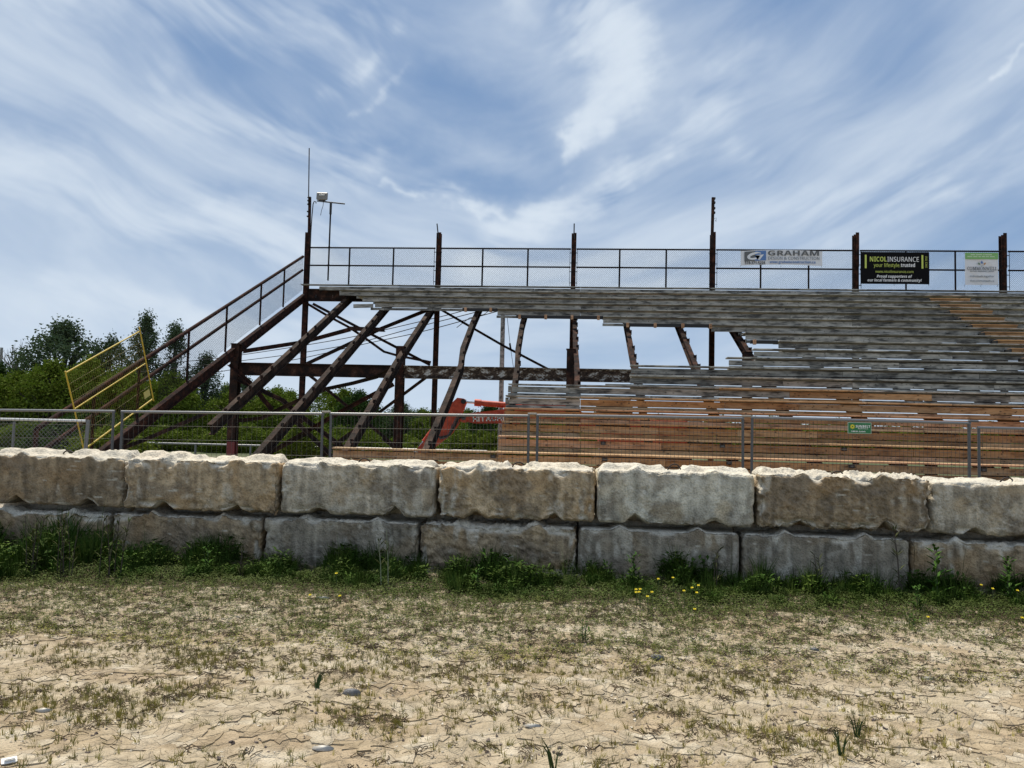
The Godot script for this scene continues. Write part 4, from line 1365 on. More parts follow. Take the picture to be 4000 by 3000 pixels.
	# bucket cylinder down the back of the arm, bucket
	var bc := part("bucket_cylinder", tube_mesh([Vector3(-5.75, 2.1, 0), Vector3(-6.55, 0.98, 0)], 0.085, 12), red, e)
	part("rod", tube_mesh([Vector3(-6.55, 0.98, 0), Vector3(-6.85, 0.55, 0)], 0.045, 10), mat.chrome, bc)
	var bk := Shape.new()
	for s in [-0.55, 0.55]:
		bk.face([Vector3(-6.9, 0.55, s), Vector3(-6.45, 0.45, s), Vector3(-5.85, 0.05, s), Vector3(-6.3, -0.02, s), Vector3(-6.85, 0.15, s)], Vector3(0, 0, s))
	for q in [[-6.9, 0.55, -6.85, 0.15], [-6.85, 0.15, -6.3, -0.02], [-6.3, -0.02, -5.85, 0.05], [-6.9, 0.55, -6.45, 0.45]]:
		bk.face([Vector3(q[0], q[1], -0.55), Vector3(q[2], q[3], -0.55), Vector3(q[2], q[3], 0.55), Vector3(q[0], q[1], 0.55)], Vector3(-0.5, -1, 0))
	part("bucket", bk.mesh(), mat.machine_dark, e)
	# hoses looping round the arm joint
	for k in 4:
		var o := 0.05 * k
		part("hose", tube_mesh([Vector3(-4.35 - o, 2.2, 0.30), Vector3(-4.95 - o * 0.5, 2.02 + o, 0.34), Vector3(-5.12 - o, 1.65, 0.36), Vector3(-5.3 - o, 1.32 - o, 0.35), Vector3(-5.75, 1.20 - o * 0.6, 0.33), Vector3(-6.05, 1.35 + o * 0.4, 0.28)], 0.025 if k < 2 else 0.018, 7), mat.hose_black if k < 2 else mat.dull_zinc, e)
	# house, cab, counterweight, tracks
	part("house", box_mesh(Vector3(3.6, 1.15, 2.6), 0.08), red, e, Vector3(2.9, 1.62, 0))
	part("counterweight", box_mesh(Vector3(0.8, 1.2, 2.6), 0.2), mat.machine_dark, e, Vector3(5.0, 1.65, 0))
	var cab := part("cab", box_mesh(Vector3(1.5, 1.5, 1.0), 0.1), mat.machine_dark, e, Vector3(1.7, 2.2, 0.8))
	part("cab_window", box_mesh(Vector3(1.2, 0.8, 0.02), 0.004), mat.tinted_glass, cab, Vector3(0, 0.2, 0.5))
	part("slew_ring", tube_mesh([Vector3(2.9, 0.85, 0), Vector3(2.9, 1.1, 0)], 0.7, 20), mat.machine_dark, e)
	for s in [-1.1, 1.1]:
		var tr := Shape.new()
		var path := []
		for k in 24:
			var t := TAU * k / 24.0
			path.append(Vector2((1.55 if cos(t) > 0 else -1.55) + cos(t) * 0.44, 0.45 + sin(t) * 0.44))
		for k in 24:
			var p: Vector2 = path[k]; var q: Vector2 = path[(k + 1) % 24]
			tr.face([Vector3(p.x, p.y, -0.3), Vector3(q.x, q.y, -0.3), Vector3(q.x, q.y, 0.3), Vector3(p.x, p.y, 0.3)], Vector3(p.x, p.y - 0.45, 0))
		for z in [-0.3, 0.3]:
			for k in range(1, 23):
				tr.face([Vector3(path[0].x, path[0].y, z), Vector3(path[k].x, path[k].y, z), Vector3(path[k + 1].x, path[k + 1].y, z)], Vector3(0, 0, z))
		part("track", tr.mesh(), mat.machine_dark, e, Vector3(2.9, 0, s))
	part("undercarriage", box_mesh(Vector3(1.6, 0.4, 1.8), 0.05), mat.machine_dark, e, Vector3(2.9, 0.65, 0))


# ---------------------------------------------------------------- utility pole, guy wire, overhead cables
func poles_and_cables() -> void:
	var p := thing("utility_pole", "weathered grey wooden utility pole standing behind the stand", "utility pole", Vector3(-3.4, 0, -36.0))
	part("shaft", tube_mesh([Vector3(0.0, -0.2, 0), Vector3(-0.02, 8.1, 0)], 0.125, 12, 0.10), mat.pole_wood, p)
	part("guy_wire", tube_mesh([Vector3(0.12, 7.4, 0.05), Vector3(0.37, 5.49, 0.05), Vector3(0.53, 4.58, 0.05), Vector3(1.25, 0.0, 0.05)], 0.012, 5), mat.cable_black, p)
	part("turnbuckle", tube_mesh([Vector3(0.34, 5.65, 0.05), Vector3(0.37, 5.49, 0.05), Vector3(0.40, 5.33, 0.05)], 0.045, 6), mat.black_steel, p)
	part("loose_cable", tube_mesh([Vector3(-0.3, 7.5, 0.1), Vector3(-0.9, 7.0, 0.1), Vector3(-1.6, 6.82, 0.1), Vector3(-2.2, 6.35, 0.1)], 0.018, 5), mat.cable_black, p)
	var far := thing("utility_pole", "distant wooden utility pole that holds up the overhead cables", "utility pole", Vector3(-49.0, 0, -62.0))
	part("shaft", tube_mesh([Vector3(0, -0.3, 0), Vector3(0, 7.5, 0)], 0.15, 10, 0.11), mat.pole_wood, far)
	var wires := [
		[Vector3(-49.0, 5.55, -62.0), Vector3(-34.53, 5.32, -53.93), Vector3(-25.75, 5.55, -48.98), Vector3(-20.76, 5.78, -46.13), Vector3(-15.06, 6.19, -42.84), Vector3(-11.75, 6.5, -40.92), Vector3(-7.93, 7.0, -38.67), Vector3(-5.83, 7.31, -37.43), Vector3(-3.44, 7.78, -36.0)],
		[Vector3(-49.0, 5.06, -62.0), Vector3(-34.5, 4.9, -53.93), Vector3(-26.88, 5.12, -49.63), Vector3(-20.74, 5.42, -46.13), Vector3(-15.56, 5.74, -43.14), Vector3(-11.74, 6.12, -40.92), Vector3(-7.92, 6.76, -38.67), Vector3(-5.08, 7.2, -36.98), Vector3(-3.43, 7.49, -36.0)],
		[Vector3(-49.0, 4.31, -62.0), Vector3(-37.33, 4.21, -55.54), Vector3(-26.85, 4.49, -49.63), Vector3(-21.63, 4.87, -46.65), Vector3(-18.31, 5.16, -44.75), Vector3(-15.46, 5.44, -43.09), Vector3(-11.05, 6.06, -40.52), Vector3(-8.04, 6.44, -38.75), Vector3(-4.89, 6.98, -36.87), Vector3(-3.42, 7.25, -36.0)]]
	var which := ["highest of three black overhead cables sagging behind the steel frame", "middle one of three black overhead cables sagging behind the steel frame", "lowest of three black overhead cables sagging behind the steel frame"]
	for k in 3:
		var c := Curve3D.new()
		var w: Array = wires[k]
		for j in w.size():
			var d: Vector3 = (w[mini(j + 1, w.size() - 1)] - w[maxi(j - 1, 0)]) * 0.16
			c.add_point(w[j], -d, d)
		c.bake_interval = 1.0
		solo("overhead_cable", tube_mesh(Array(c.get_baked_points()), 0.022, 5), mat.cable_black, which[k], "cable", Vector3.ZERO, "overhead cables")
	# low pipe rail of the yard, far behind the fence
	var y := thing("yard_rail", "low pale pipe rail across the yard behind the steel frame", "rail", Vector3(-24.0, 0, -36.0))
	part("rail", tube_mesh([Vector3(0, 0.5, 0), Vector3(20.0, 0.55, 0)], 0.05, 8), mat.zinc, y)
	for k in 8:
		part("post", tube_mesh([Vector3(0.3 + k * 2.75, -0.1, 0), Vector3(0.3 + k * 2.75, 0.52, 0)], 0.05, 8), mat.zinc, y)


# ---------------------------------------------------------------- trees
# leaves gathered in clumps along limbs; «dome» > 0 round crowns, < 0 upright plumes
func crown_mesh(sd: int, rx: float, ry: float, plume: float, leaves: int, size: float, open: float, tall: float) -> Array:
	var r := RandomNumberGenerator.new()
	r.seed = sd
	var wood := Shape.new()
	var v := PackedVector3Array(); var n := PackedVector3Array(); var c := PackedColorArray()
	var clumps := int(leaves / 70.0)
	var heads := []
	for k in clumps:
		var t := r.randf()
		var h := t
		var wide := rx * (sqrt(maxf(0.02, 1.0 - pow(2.0 * absf(h - 0.42), 2.2))) if plume < 0.5 else (0.25 + 0.75 * (1.0 - h)) * (0.55 + 0.5 * absf(sin(h * 17.0 + sd))) * minf(1.0, (1.04 - h) * 4.0))
		var a := r.randf() * TAU
		var d := wide * (0.35 + 0.65 * sqrt(r.randf()))
		heads.append([Vector3(cos(a) * d, h * ry, sin(a) * d), (0.10 + 0.14 * r.randf()) * rx * (1.0 - 0.35 * h) + 0.05])
		if k % 6 == 0:
			var p: Vector3 = heads[-1][0]
			wood.tube([Vector3(0, maxf(0.0, p.y - d * 0.9) * 0.85, 0), p * Vector3(0.5, 1, 0.5) - Vector3(0, d * 0.25, 0), p], 0.05, 4, false, 0.012)
	for hd in heads:
		var cr: float = hd[1]
		var tone := r.randf_range(0.72, 1.25)
		for q in 70:
			var u := Vector3(r.randfn(), r.randfn() * 1.1 / tall, r.randfn()) * cr * 0.62
			var p: Vector3 = hd[0] + u
			if p.y < -0.2:
				continue
			if r.randf() < open:
				continue
			var dn := Vector3(r.randfn(), r.randfn() + 0.7, r.randfn()).normalized()
			var s := size * r.randf_range(0.6, 1.25)
			var t1 := dn.cross(Vector3(r.randfn(), r.randfn(), r.randfn())).normalized()
			var t2 := dn.cross(t1)
			var f := tone * r.randf_range(0.75, 1.25)
			var col := Color(f * r.randf_range(0.92, 1.15), f, f * r.randf_range(0.8, 1.05))
			var flat_y := Vector3(1.0, 1.0 / tall, 1.0)
			t1 *= flat_y
			t2 *= flat_y
			var tip := p + t1 * s
			var back := p - t1 * s * 0.8
			for tri in [[back, p + t2 * s * 0.5, tip], [back, tip, p - t2 * s * 0.5]]:
				for x in tri:
					v.append(x); n.append(dn); c.append(col)
	var arr := []
	arr.resize(Mesh.ARRAY_MAX)
	arr[Mesh.ARRAY_VERTEX] = v
	arr[Mesh.ARRAY_NORMAL] = n
	arr[Mesh.ARRAY_COLOR] = c
	var m := ArrayMesh.new()
	m.add_surface_from_arrays(Mesh.PRIMITIVE_TRIANGLES, arr)
	return [m, wood.mesh()]


func tree(called: String, label: String, at: Vector3, high: float, stem: float, wide: float, shape: String, leaf: String, group := "") -> Node3D:
	var o := thing(called, label, "tree" if called != "bush" else "bush", at, group)
	var cm: Array = share[shape]
	part("trunk", tube_mesh([Vector3(0, -0.3, 0), Vector3(0.05, stem, 0.03), Vector3(-0.06, (high + stem) * 0.5, 0), Vector3(0.02, high * 0.9, 0)], 0.05 + high * 0.017, 7, 0.02), mat.bark, o)
	var s := Vector3(wide, (high - stem) , wide)
	var cr := part("crown", cm[0], mat[leaf], o, Vector3(0, stem, 0), Basis(Vector3.UP, at.x * 1.7).scaled(s))
	part("limbs", cm[1], mat.bark, cr).set_meta("kind", "stuff")
	return o


func trees() -> void:
	# crowns of unit height and half width one, in a few forms
	share["round_a"] = crown_mesh(1, 1.0, 1.0, 0.0, 14000, 0.05, 0.0, 2.0)
	share["round_b"] = crown_mesh(2, 1.0, 1.0, 0.0, 14000, 0.05, 0.0, 2.0)
	share["round_c"] = crown_mesh(3, 1.0, 1.0, 0.0, 12000, 0.055, 0.0, 2.0)
	share["loose_a"] = crown_mesh(4, 1.0, 1.0, 0.0, 15000, 0.042, 0.1, 2.4)
	share["loose_b"] = crown_mesh(5, 1.0, 1.0, 0.0, 11000, 0.046, 0.1, 2.6)
	share["plume_a"] = crown_mesh(6, 1.0, 1.0, 1.0, 13000, 0.046, 0.1, 3.6)
	share["plume_b"] = crown_mesh(7, 1.0, 1.0, 1.0, 11000, 0.046, 0.1, 3.6)
	# [x, z, height, stem, half width, form, leaf, called, label]
	var grp := "trees along the far side of the yard"
	var list := [
		[-38.4, -55.0, 8.5, 0.8, 3.6, "loose_a", "leaf_grey", "tall_tree", "tall grey green tree with three ragged tops beyond the yellow panel"],
		[-35.4, -56.0, 7.6, 0.8, 2.4, "loose_b", "leaf_grey", "tall_tree", "slim dark tree leaning right of the tallest ragged tree"],
		[-32.1, -55.0, 9.3, 0.8, 2.3, "plume_a", "leaf_grey", "poplar", "tall pointed poplar behind the top corner of the yellow panel"],
		[-30.3, -56.0, 8.7, 0.8, 2.2, "plume_b", "leaf_grey", "poplar", "shorter pointed poplar just behind the sloping handrail"],
		[-28.3, -57.0, 6.6, 0.6, 2.4, "plume_a", "leaf_grey", "poplar", "broad low poplar behind the chain link of the handrail"],
		[-43.0, -54.0, 5.2, 0.6, 2.6, "round_a", "leaf_dark", "tree", "dark round tree at the foot of the bare branches"],
		[-39.8, -52.0, 4.6, 0.5, 2.3, "round_b", "leaf_mid", "tree", "bright green round tree below the ragged grey tree"],
		[-36.4, -51.0, 5.2, 0.5, 2.3, "round_c", "leaf_mid", "tree", "bright green tree behind the left edge of the yellow panel"],
		[-33.6, -51.0, 5.4, 0.5, 2.2, "round_a", "leaf_mid", "tree", "full green tree behind the middle of the yellow panel"],
		[-30.4, -50.0, 4.8, 0.5, 2.1, "round_b", "leaf_mid", "tree", "green tree behind the lower edge of the yellow panel"],
		[-27.2, -50.0, 4.5, 0.4, 1.9, "round_c", "leaf_mid", "tree", "green tree seen under the sloping end stringer"],
		[-25.6, -58.0, 4.9, 0.6, 1.7, "loose_a", "leaf_grey", "tree", "loose grey green tree left of the maroon footed column"],
		[-24.0, -52.0, 3.4, 0.4, 1.8, "round_a", "leaf_mid", "tree", "low green tree right behind the maroon footed column"],
		[-21.2, -53.0, 3.8, 0.4, 2.0, "round_b", "leaf_mid", "tree", "rounded green tree between the first and second columns"],
		[-18.6, -57.0, 4.1, 0.5, 1.9, "loose_b", "leaf_mid", "tree", "pale loose tree in the middle of the first open bay"],
		[-16.4, -54.0, 3.9, 0.4, 1.8, "round_c", "leaf_mid", "tree", "light green tree right of the pale loose tree"],
		[-14.2, -50.0, 3.6, 0.3, 1.7, "round_a", "leaf_dark", "tree", "dark dense tree behind the crossed braces"],
		[-12.2, -54.0, 3.1, 0.3, 1.7, "loose_a", "leaf_grey", "tree", "small grey green tree behind the second column"],
		[-9.4, -52.0, 2.6, 0.3, 1.6, "round_b", "leaf_mid", "tree", "low green tree left of the red arm"],
		[-7.0, -44.0, 2.0, 0.2, 1.2, "round_c", "leaf_mid", "bush", "bright bush under the red boom's joint"],
		[-5.4, -50.0, 2.9, 0.3, 1.9, "round_a", "leaf_dark", "tree", "dark tree whose top shows above the red boom"],
		[-3.0, -50.0, 2.5, 0.3, 1.8, "round_b", "leaf_dark", "tree", "dark tree beneath the red boom beside the planks"],
		[-9.6, -26.8, 1.5, 0.1, 1.1, "round_c", "leaf_mid", "bush", "low bush among the braces under the stand"],
		[-13.4, -21.5, 1.35, 0.1, 1.2, "round_b", "leaf_mid", "bush", "low bush outside the stand's bare end"],
		[-16.5, -24.0, 1.5, 0.1, 1.3, "round_a", "leaf_dark", "bush", "dark bush behind the yellow panel's lowest corner"],
		[-19.5, -30.0, 1.8, 0.1, 1.6, "round_c", "leaf_dark", "bush", "dark low bush behind the chain link fence"],
		[2.0, -56.0, 2.8, 0.3, 2.0, "round_c", "leaf_mid", "tree", "green tree glimpsed through the plank gaps"],
		[8.0, -56.0, 2.5, 0.3, 2.2, "round_a", "leaf_mid", "tree", "round green tree glimpsed through the lower plank gaps"],
		[15.0, -58.0, 2.7, 0.3, 2.3, "round_b", "leaf_mid", "tree", "green tree glimpsed low behind the right planks"]]
	for t in list:
		tree(t[7], t[8], Vector3(t[0], 0, t[1]), t[2], t[3], t[4], t[5], t[6], grp)
	# leafless tree at the far left
	var b := thing("bare_tree", "leafless pale tree with fine upright twigs, at the left of the tree line", "tree", Vector3(-43.7, 0, -57.0), grp)
	var s := Shape.new()
	var r := RandomNumberGenerator.new(); r.seed = 77
	for k in 46:
		var a := r.randf() * TAU
		var y := r.randf_range(2.8, 5.4)
		var h := r.randf_range(1.0, 2.4)
		var o := r.randf_range(0.3, 1.5)
		var tip := Vector3(cos(a) * o, minf(y + h, 7.9 - o * 0.8), sin(a) * o)
		var m := Vector3(cos(a) * o * 0.45, lerpf(y, tip.y, 0.35), sin(a) * o * 0.45)
		s.tube([Vector3(0, y - 0.6, 0), m, tip], 0.05, 4, false, 0.012)
		for q in 3:
			var st := m.lerp(tip, r.randf_range(0.2, 0.8))
			s.tube([st, st + Vector3(r.randf_range(-0.5, 0.5), r.randf_range(0.4, 1.0), r.randf_range(-0.5, 0.5))], 0.022, 3, false, 0.008)
	part("branches", s.mesh(), mat.bark_pale, b)
	part("trunk", tube_mesh([Vector3(0, -0.3, 0), Vector3(0.1, 3.0, 0), Vector3(0, 6.0, 0)], 0.16, 8, 0.05), mat.bark_pale, b)
	# rank undergrowth at the far edge of the yard
	var u := MultiMeshInstance3D.new()
	u.name = "undergrowth"
	var um := MultiMesh.new()
	um.transform_format = MultiMesh.TRANSFORM_3D
	um.mesh = share["round_c"][0]
	um.instance_count = 90
	for k in 90:
		um.set_instance_transform(k, Transform3D(Basis(Vector3.UP, r.randf() * TAU).scaled(Vector3(1.1, r.randf_range(0.8, 1.7), 1.1)), Vector3(-44.0 + 0.52 * k + r.randf_range(-0.5, 0.5), -0.15, -39.0 - r.randf() * 5.0)))
	u.multimesh = um
	u.material_override = mat.leaf_mid
	add_child(u)
	tag(u, "rank green undergrowth at the far edge of the yard", "undergrowth", "", "stuff")
	# the wood beyond closes the view
	var w := MultiMeshInstance3D.new()
	w.name = "far_wood"
	var mm := MultiMesh.new()
	mm.transform_format = MultiMesh.TRANSFORM_3D
	mm.mesh = share["round_a"][0]
	mm.instance_count = 120
	for k in 120:
		var x := -75.0 + 150.0 * k / 119.0 + r.randf_range(-0.6, 0.6)
		var h := (r.randf_range(2.3, 3.1) if x > -24.0 else r.randf_range(3.6, 4.8))
		mm.set_instance_transform(k, Transform3D(Basis(Vector3.UP, r.randf() * TAU).scaled(Vector3(2.0, h, 2.0)), Vector3(x, -0.1, -66.0 - r.randf() * 6.0)))
	w.multimesh = mm
	w.material_override = mat.leaf_mid
	add_child(w)
	tag(w, "distant green wood closing the view along the horizon", "wood", "", "stuff")


# ---------------------------------------------------------------- weeds and grass
func blade(s: Shape, root: Vector3, tip: Vector3, bend: Vector3, wide: float) -> void:
	var m := root.lerp(tip, 0.55) + bend
	var side := (tip - root).cross(Vector3(0.3, 0.2, 1.0)).normalized() * wide * 0.5
	var out := Vector3(0, 0.35, 1).normalized()
	s.tri(root - side, root + side, m + side * 0.8, out, out, out)
	s.tri(root - side, m + side * 0.8, m - side * 0.8, out, out, out)
	s.tri(m - side * 0.8, m + side * 0.8, tip, out, out, out)


func leaf(s: Shape, root: Vector3, dir: Vector3, length: float, wide: float) -> void:
	var d := dir.normalized()
	var side := d.cross(Vector3.UP if absf(d.y) < 0.95 else Vector3.RIGHT).normalized() * wide * 0.5
	var a := root + d * length * 0.45 + Vector3(0, length * 0.08, 0)
	var tip := root + d * length - Vector3(0, length * 0.06, 0)
	var out := side.cross(d).normalized()
	if out.y < 0.0:
		out = -out
	s.tri(root, a + side, tip, out, out, out)
	s.tri(root, tip, a - side, out, out, out)


func tuft(sd: int, blades: int, low: float, high: float, spread_by: float, wide: float) -> ArrayMesh:
	var r := RandomNumberGenerator.new(); r.seed = sd
	var s := Shape.new()
	for k in blades:
		var a := r.randf() * TAU
		var h := r.randf_range(low, high)
		var o := r.randf() * spread_by
		var f := r.randf_range(0.75, 1.2)
		s.col = Color(f, f, f)
		var root := Vector3(cos(a) * o * 0.25, -0.005, sin(a) * o * 0.25)
		blade(s, root, Vector3(cos(a) * o, h, sin(a) * o), Vector3(cos(a), 0, sin(a)) * -o * 0.15, wide)
	return s.mesh()


func sprig(sd: int, leaves: int, high: float, size: float) -> ArrayMesh:
	var r := RandomNumberGenerator.new(); r.seed = sd
	var s := Shape.new()
	for k in leaves:
		var a := r.randf() * TAU
		var f := r.randf_range(0.7, 1.25)
		s.col = Color(f, f, f * 0.95)
		leaf(s, Vector3(r.randfn() * size * 0.5, r.randf() * high, r.randfn() * size * 0.5), Vector3(cos(a), r.randf_range(-0.1, 0.8), sin(a)), size * r.randf_range(0.6, 1.3), size * 0.42)
	return s.mesh()


func litter_mesh(sd: int, sticks: int, length: float) -> ArrayMesh:
	var r := RandomNumberGenerator.new(); r.seed = sd
	var s := Shape.new()
	for k in sticks:
		var a := r.randf() * TAU
		var d := Vector3(cos(a), 0, sin(a)) * r.randf_range(0.4, 1.0) * length
		var p := Vector3(r.randfn(), 0, r.randfn()) * length * 0.3
		s.tube([p + Vector3(0, 0.004, 0), p + d * 0.5 + Vector3(0, r.randf_range(0.004, 0.02), 0), p + d + Vector3(0, 0.003, 0)], 0.0022, 3, false)
	return s.mesh()


func flake_mesh(sd: int) -> ArrayMesh:
	# a curled flake of dried mud or a dead leaf
	var r := RandomNumberGenerator.new(); r.seed = sd
	var s := Shape.new()
	var ring := []
	for k in 7:
		var a := TAU * k / 7.0
		ring.append(Vector3(cos(a) * r.randf_range(0.6, 1.1), r.randf_range(0.1, 0.55) * (1.0 if k % 2 else 0.5), sin(a) * r.randf_range(0.35, 0.7)))
	for k in 7:
		s.face([Vector3(0, 0.05, 0), ring[k], ring[(k + 1) % 7]], Vector3.UP)
	return s.mesh()


func scatter(called: String, mesh: Mesh, m: Material, spots: Array, label: String, category: String) -> void:
	# spots: [x, z, size, turn, colour]
	var o := MultiMeshInstance3D.new()
	o.name = called
	var mm := MultiMesh.new()
	mm.transform_format = MultiMesh.TRANSFORM_3D
	mm.use_colors = true
	mm.mesh = mesh
	mm.instance_count = spots.size()
	for k in spots.size():
		var s: Array = spots[k]
		mm.set_instance_transform(k, Transform3D(Basis(Vector3.UP, s[3]).scaled(Vector3.ONE * s[2]), Vector3(s[0], ground_y(s[0], s[1]), s[1])))
		mm.set_instance_color(k, s[4])
	o.multimesh = mm
	o.material_override = m
	add_child(o)
	tag(o, label, category, "", "stuff")


func plants() -> void:
	var r := RandomNumberGenerator.new(); r.seed = 99
	var cover := FastNoiseLite.new(); cover.seed = 12; cover.frequency = 0.9; cover.fractal_octaves = 3
	var gm: Material = mat.grass_blade
	# sparse turf: where it grows, how thickly, and how green, by distance from the wall
	var sprigs := [[], [], []]
	var tufts := [[], [], []]
	var dead := [[], []]
	var n := 0
	while n < 130000:
		n += 1
		var z := -8.5 + 5.4 * r.randf()
		var x := r.randf_range(-7.6, 7.2)
		if absf(x) > 2.0 + (-z) * 0.72:
			continue
		var c := cover.get_noise_2d(x, z * 1.6)
		var bare := smoothstep(0.5, 3.5, x) * smoothstep(-7.6, -6.4, z) * 0.55
		var near_wall := smoothstep(-6.6, -8.0, z)
		var d := 0.0
		if z < -5.5:
			d = 0.62 + 0.35 * c - bare * 0.75 + 0.25 * near_wall
		elif z < -5.0:
			d = 0.40 + 0.5 * c - bare * 0.5
		elif z < -4.55:
			d = 0.20 + 0.4 * c - bare * 0.2
		elif z < -4.05:
			d = 0.33 + 0.7 * c - bare * 0.3
		else:
			d = 0.12 + 0.3 * c
		if r.randf() > d:
			continue
		var q := r.randf()
		var dry := smoothstep(-6.2, -5.0, z) + r.randf_range(-0.3, 0.3)
		var green := Color(0.095, 0.12, 0.036).lerp(Color(0.33, 0.285, 0.085), clampf(dry, 0.0, 1.0))
		green = green.lerp(Color(0.055, 0.08, 0.022), near_wall * 0.8) * r.randf_range(0.7, 1.25)
		green.a = 1.0
		if z < -5.5 and q < 0.72:
			sprigs[r.randi() % 3].append([x, z, r.randf_range(0.6, 1.3) * (1.0 + 0.6 * near_wall), r.randf() * TAU, green])
		elif q < 0.89:
			tufts[r.randi() % 3].append([x, z, r.randf_range(0.55, 1.25), r.randf() * TAU, green])
		else:
			dead[r.randi() % 2].append([x, z, r.randf_range(0.5, 1.3), r.randf() * TAU, Color(0.10, 0.075, 0.05) * r.randf_range(0.5, 1.4)])
	var names := ["small leaved weeds speckling the dry ground", "tiny green sprigs between the pale stones of the ground", "low creeping sprigs on the dry ground"]
	for k in 3:
		scatter("ground_cover" if k == 0 else "ground_cover_%03d" % k, sprig(200 + k, 7, 0.030, 0.017), gm, sprigs[k], names[k], "ground cover")
	names = ["short yellowing grass tufts on the dry ground", "sparse dry grass tufts in front of the wall", "thin wiry grass tufts across the cracked soil"]
	for k in 3:
		scatter("short_grass" if k == 0 else "short_grass_%03d" % k, tuft(210 + k, 10, 0.012, 0.05, 0.04, 0.0028), gm, tufts[k], names[k], "grass")
	names = ["dead stalks lying on the ground", "dark dry stems strewn over the soil"]
	for k in 2:
		scatter("dead_stalks" if k == 0 else "dead_stalks_%03d" % k, litter_mesh(220 + k, 7, 0.08), gm, dead[k], names[k], "stalks")
	# curled flakes and pebbles on the bare soil
	var flakes := []
	var pale := []
	for k in 5200:
		var z := r.randf_range(-6.8, -3.3)
		var x := r.randf_range(-5.5, 6.0)
		if r.randf() < 0.45:
			flakes.append([x, z, r.randf_range(0.006, 0.02), r.randf() * TAU, Color(0.10, 0.08, 0.075) * r.randf_range(0.5, 1.6)])
		else:
			pale.append([x, z, r.randf_range(0.004, 0.016), r.randf() * TAU, Color(0.55, 0.50, 0.42) * r.randf_range(0.7, 1.25)])
	scatter("soil_flakes", flake_mesh(5), gm, flakes, "dark curled flakes and leaf scraps on the cracked soil", "debris")
	scatter("pebbles", flake_mesh(6), gm, pale, "pale pebbles and clods on the cracked soil", "pebbles")
	# the weedy strip along the foot of the wall
	var strip := [[], [], [], [], []]
	for k in 11000:
		var x := r.randf_range(-7.2, 6.4)
		var edge := -7.78 + 0.55 * cover.get_noise_2d(x * 1.1, 2.0) - 0.42 * smoothstep(0.0, 4.5, x)
		var z := lerpf(-8.76, edge + 0.15, pow(r.randf(), 0.9))
		var clump := cover.get_noise_2d(x * 1.5 + 80.0, z * 1.5)
		var deep := clampf((edge - z) / 0.5, 0.0, 1.0)
		if r.randf() > 0.22 + 1.8 * clump + 0.33 * deep:
			continue
		var g := Color(0.035, 0.075, 0.012).lerp(Color(0.07, 0.105, 0.02), pow(r.randf(), 1.5)) * r.randf_range(0.65, 1.25)
		g.a = 1.0
		var big := (0.7 + 1.1 * maxf(clump, -0.2) + 0.6 * smoothstep(-4.6, -5.6, x)) * (0.55 + 0.45 * deep)
		var q := r.randf()
		var kind := 0 if q < 0.30 else (1 if q < 0.46 else (2 if q < 0.66 else (3 if q < 0.70 else 4)))
		strip[kind].append([x, z, r.randf_range(0.55, 1.35) * big, r.randf() * TAU, g])
	scatter("wall_grass", tuft(231, 20, 0.07, 0.30, 0.14, 0.0055), gm, strip[0], "long dark green grass at the foot of the wall", "grass")
	scatter("wall_grass_001", tuft(235, 14, 0.05, 0.20, 0.16, 0.007), gm, strip[4], "arching broader green grass at the foot of the wall", "grass")
	scatter("wall_weeds", sprig(232, 30, 0.16, 0.055), gm, strip[1], "leafy green weeds at the foot of the wall", "weeds")
	scatter("wall_weeds_001", sprig(233, 40, 0.08, 0.032), gm, strip[2], "low clover like weeds at the foot of the wall", "weeds")
	scatter("wall_stalks", tuft(234, 5, 0.22, 0.48, 0.12, 0.004), gm, strip[3], "thin seed stalks rising from the weeds by the wall", "stalks")
	# single weeds one can point to
	for w in [[-5.62, -7.75, 0.72, "cluster of tall dry stalks before the layered lower block"], [-5.25, -7.7, 0.66, "second cluster of tall dry stalks before the layered lower block"], [-4.72, -7.75, 0.70, "tall thin stalks before the joint of the lowest left blocks"], [-3.45, -8.0, 0.45, "lone thin stalk before the gravel banded block"], [-1.86, -7.8, 0.60, "forked pale stalk before the dark grey lower block"], [1.55, -8.4, 0.48, "pair of dry stalks before the block with the white upright scrape"], [3.44, -8.45, 0.95, "tallest lone stalk rising past the wall's joint"], [2.62, -8.4, 0.42, "thin stalk before the L shaped scrape"]]:
		var o := thing("tall_weed", w[3], "weed", Vector3(w[0], ground_y(w[0], w[1]), w[1]), "tall weeds along the wall")
		var s := Shape.new()
		var lf := Shape.new()
		var many := 6 if w[3].contains("cluster") or w[3].contains("thin stalks") else 2
		for k in many:
			var h: float = w[2] * r.randf_range(0.7, 1.0)
			var a := r.randf() * TAU
			var base := Vector3(r.randfn() * 0.06, -0.02, r.randfn() * 0.04) * (1.0 if many > 2 else 0.4)
			var lean := Vector3(cos(a), 0, sin(a)) * h * 0.10
			s.tube([base, base + lean * 0.3 + Vector3(0, h * 0.5, 0), base + lean + Vector3(0, h, 0)], 0.0055, 4, false, 0.003)
			for q in 10:
				var t := r.randf_range(0.15, 0.98)
				var b := r.randf() * TAU
				lf.col = Color(0.075, 0.085, 0.035) * r.randf_range(0.6, 1.3)
				leaf(lf, base + lean * t * t + Vector3(0, h * t, 0), Vector3(cos(b), 0.9, sin(b) * 0.6), r.randf_range(0.05, 0.12), 0.016)
		part("stalks", s.mesh(), mat.dry_stick if not w[3].contains("pale") else plain("pale_stalk", 0.22, 0.24, 0.15), o)
		part("leaves", lf.mesh(), gm, o)
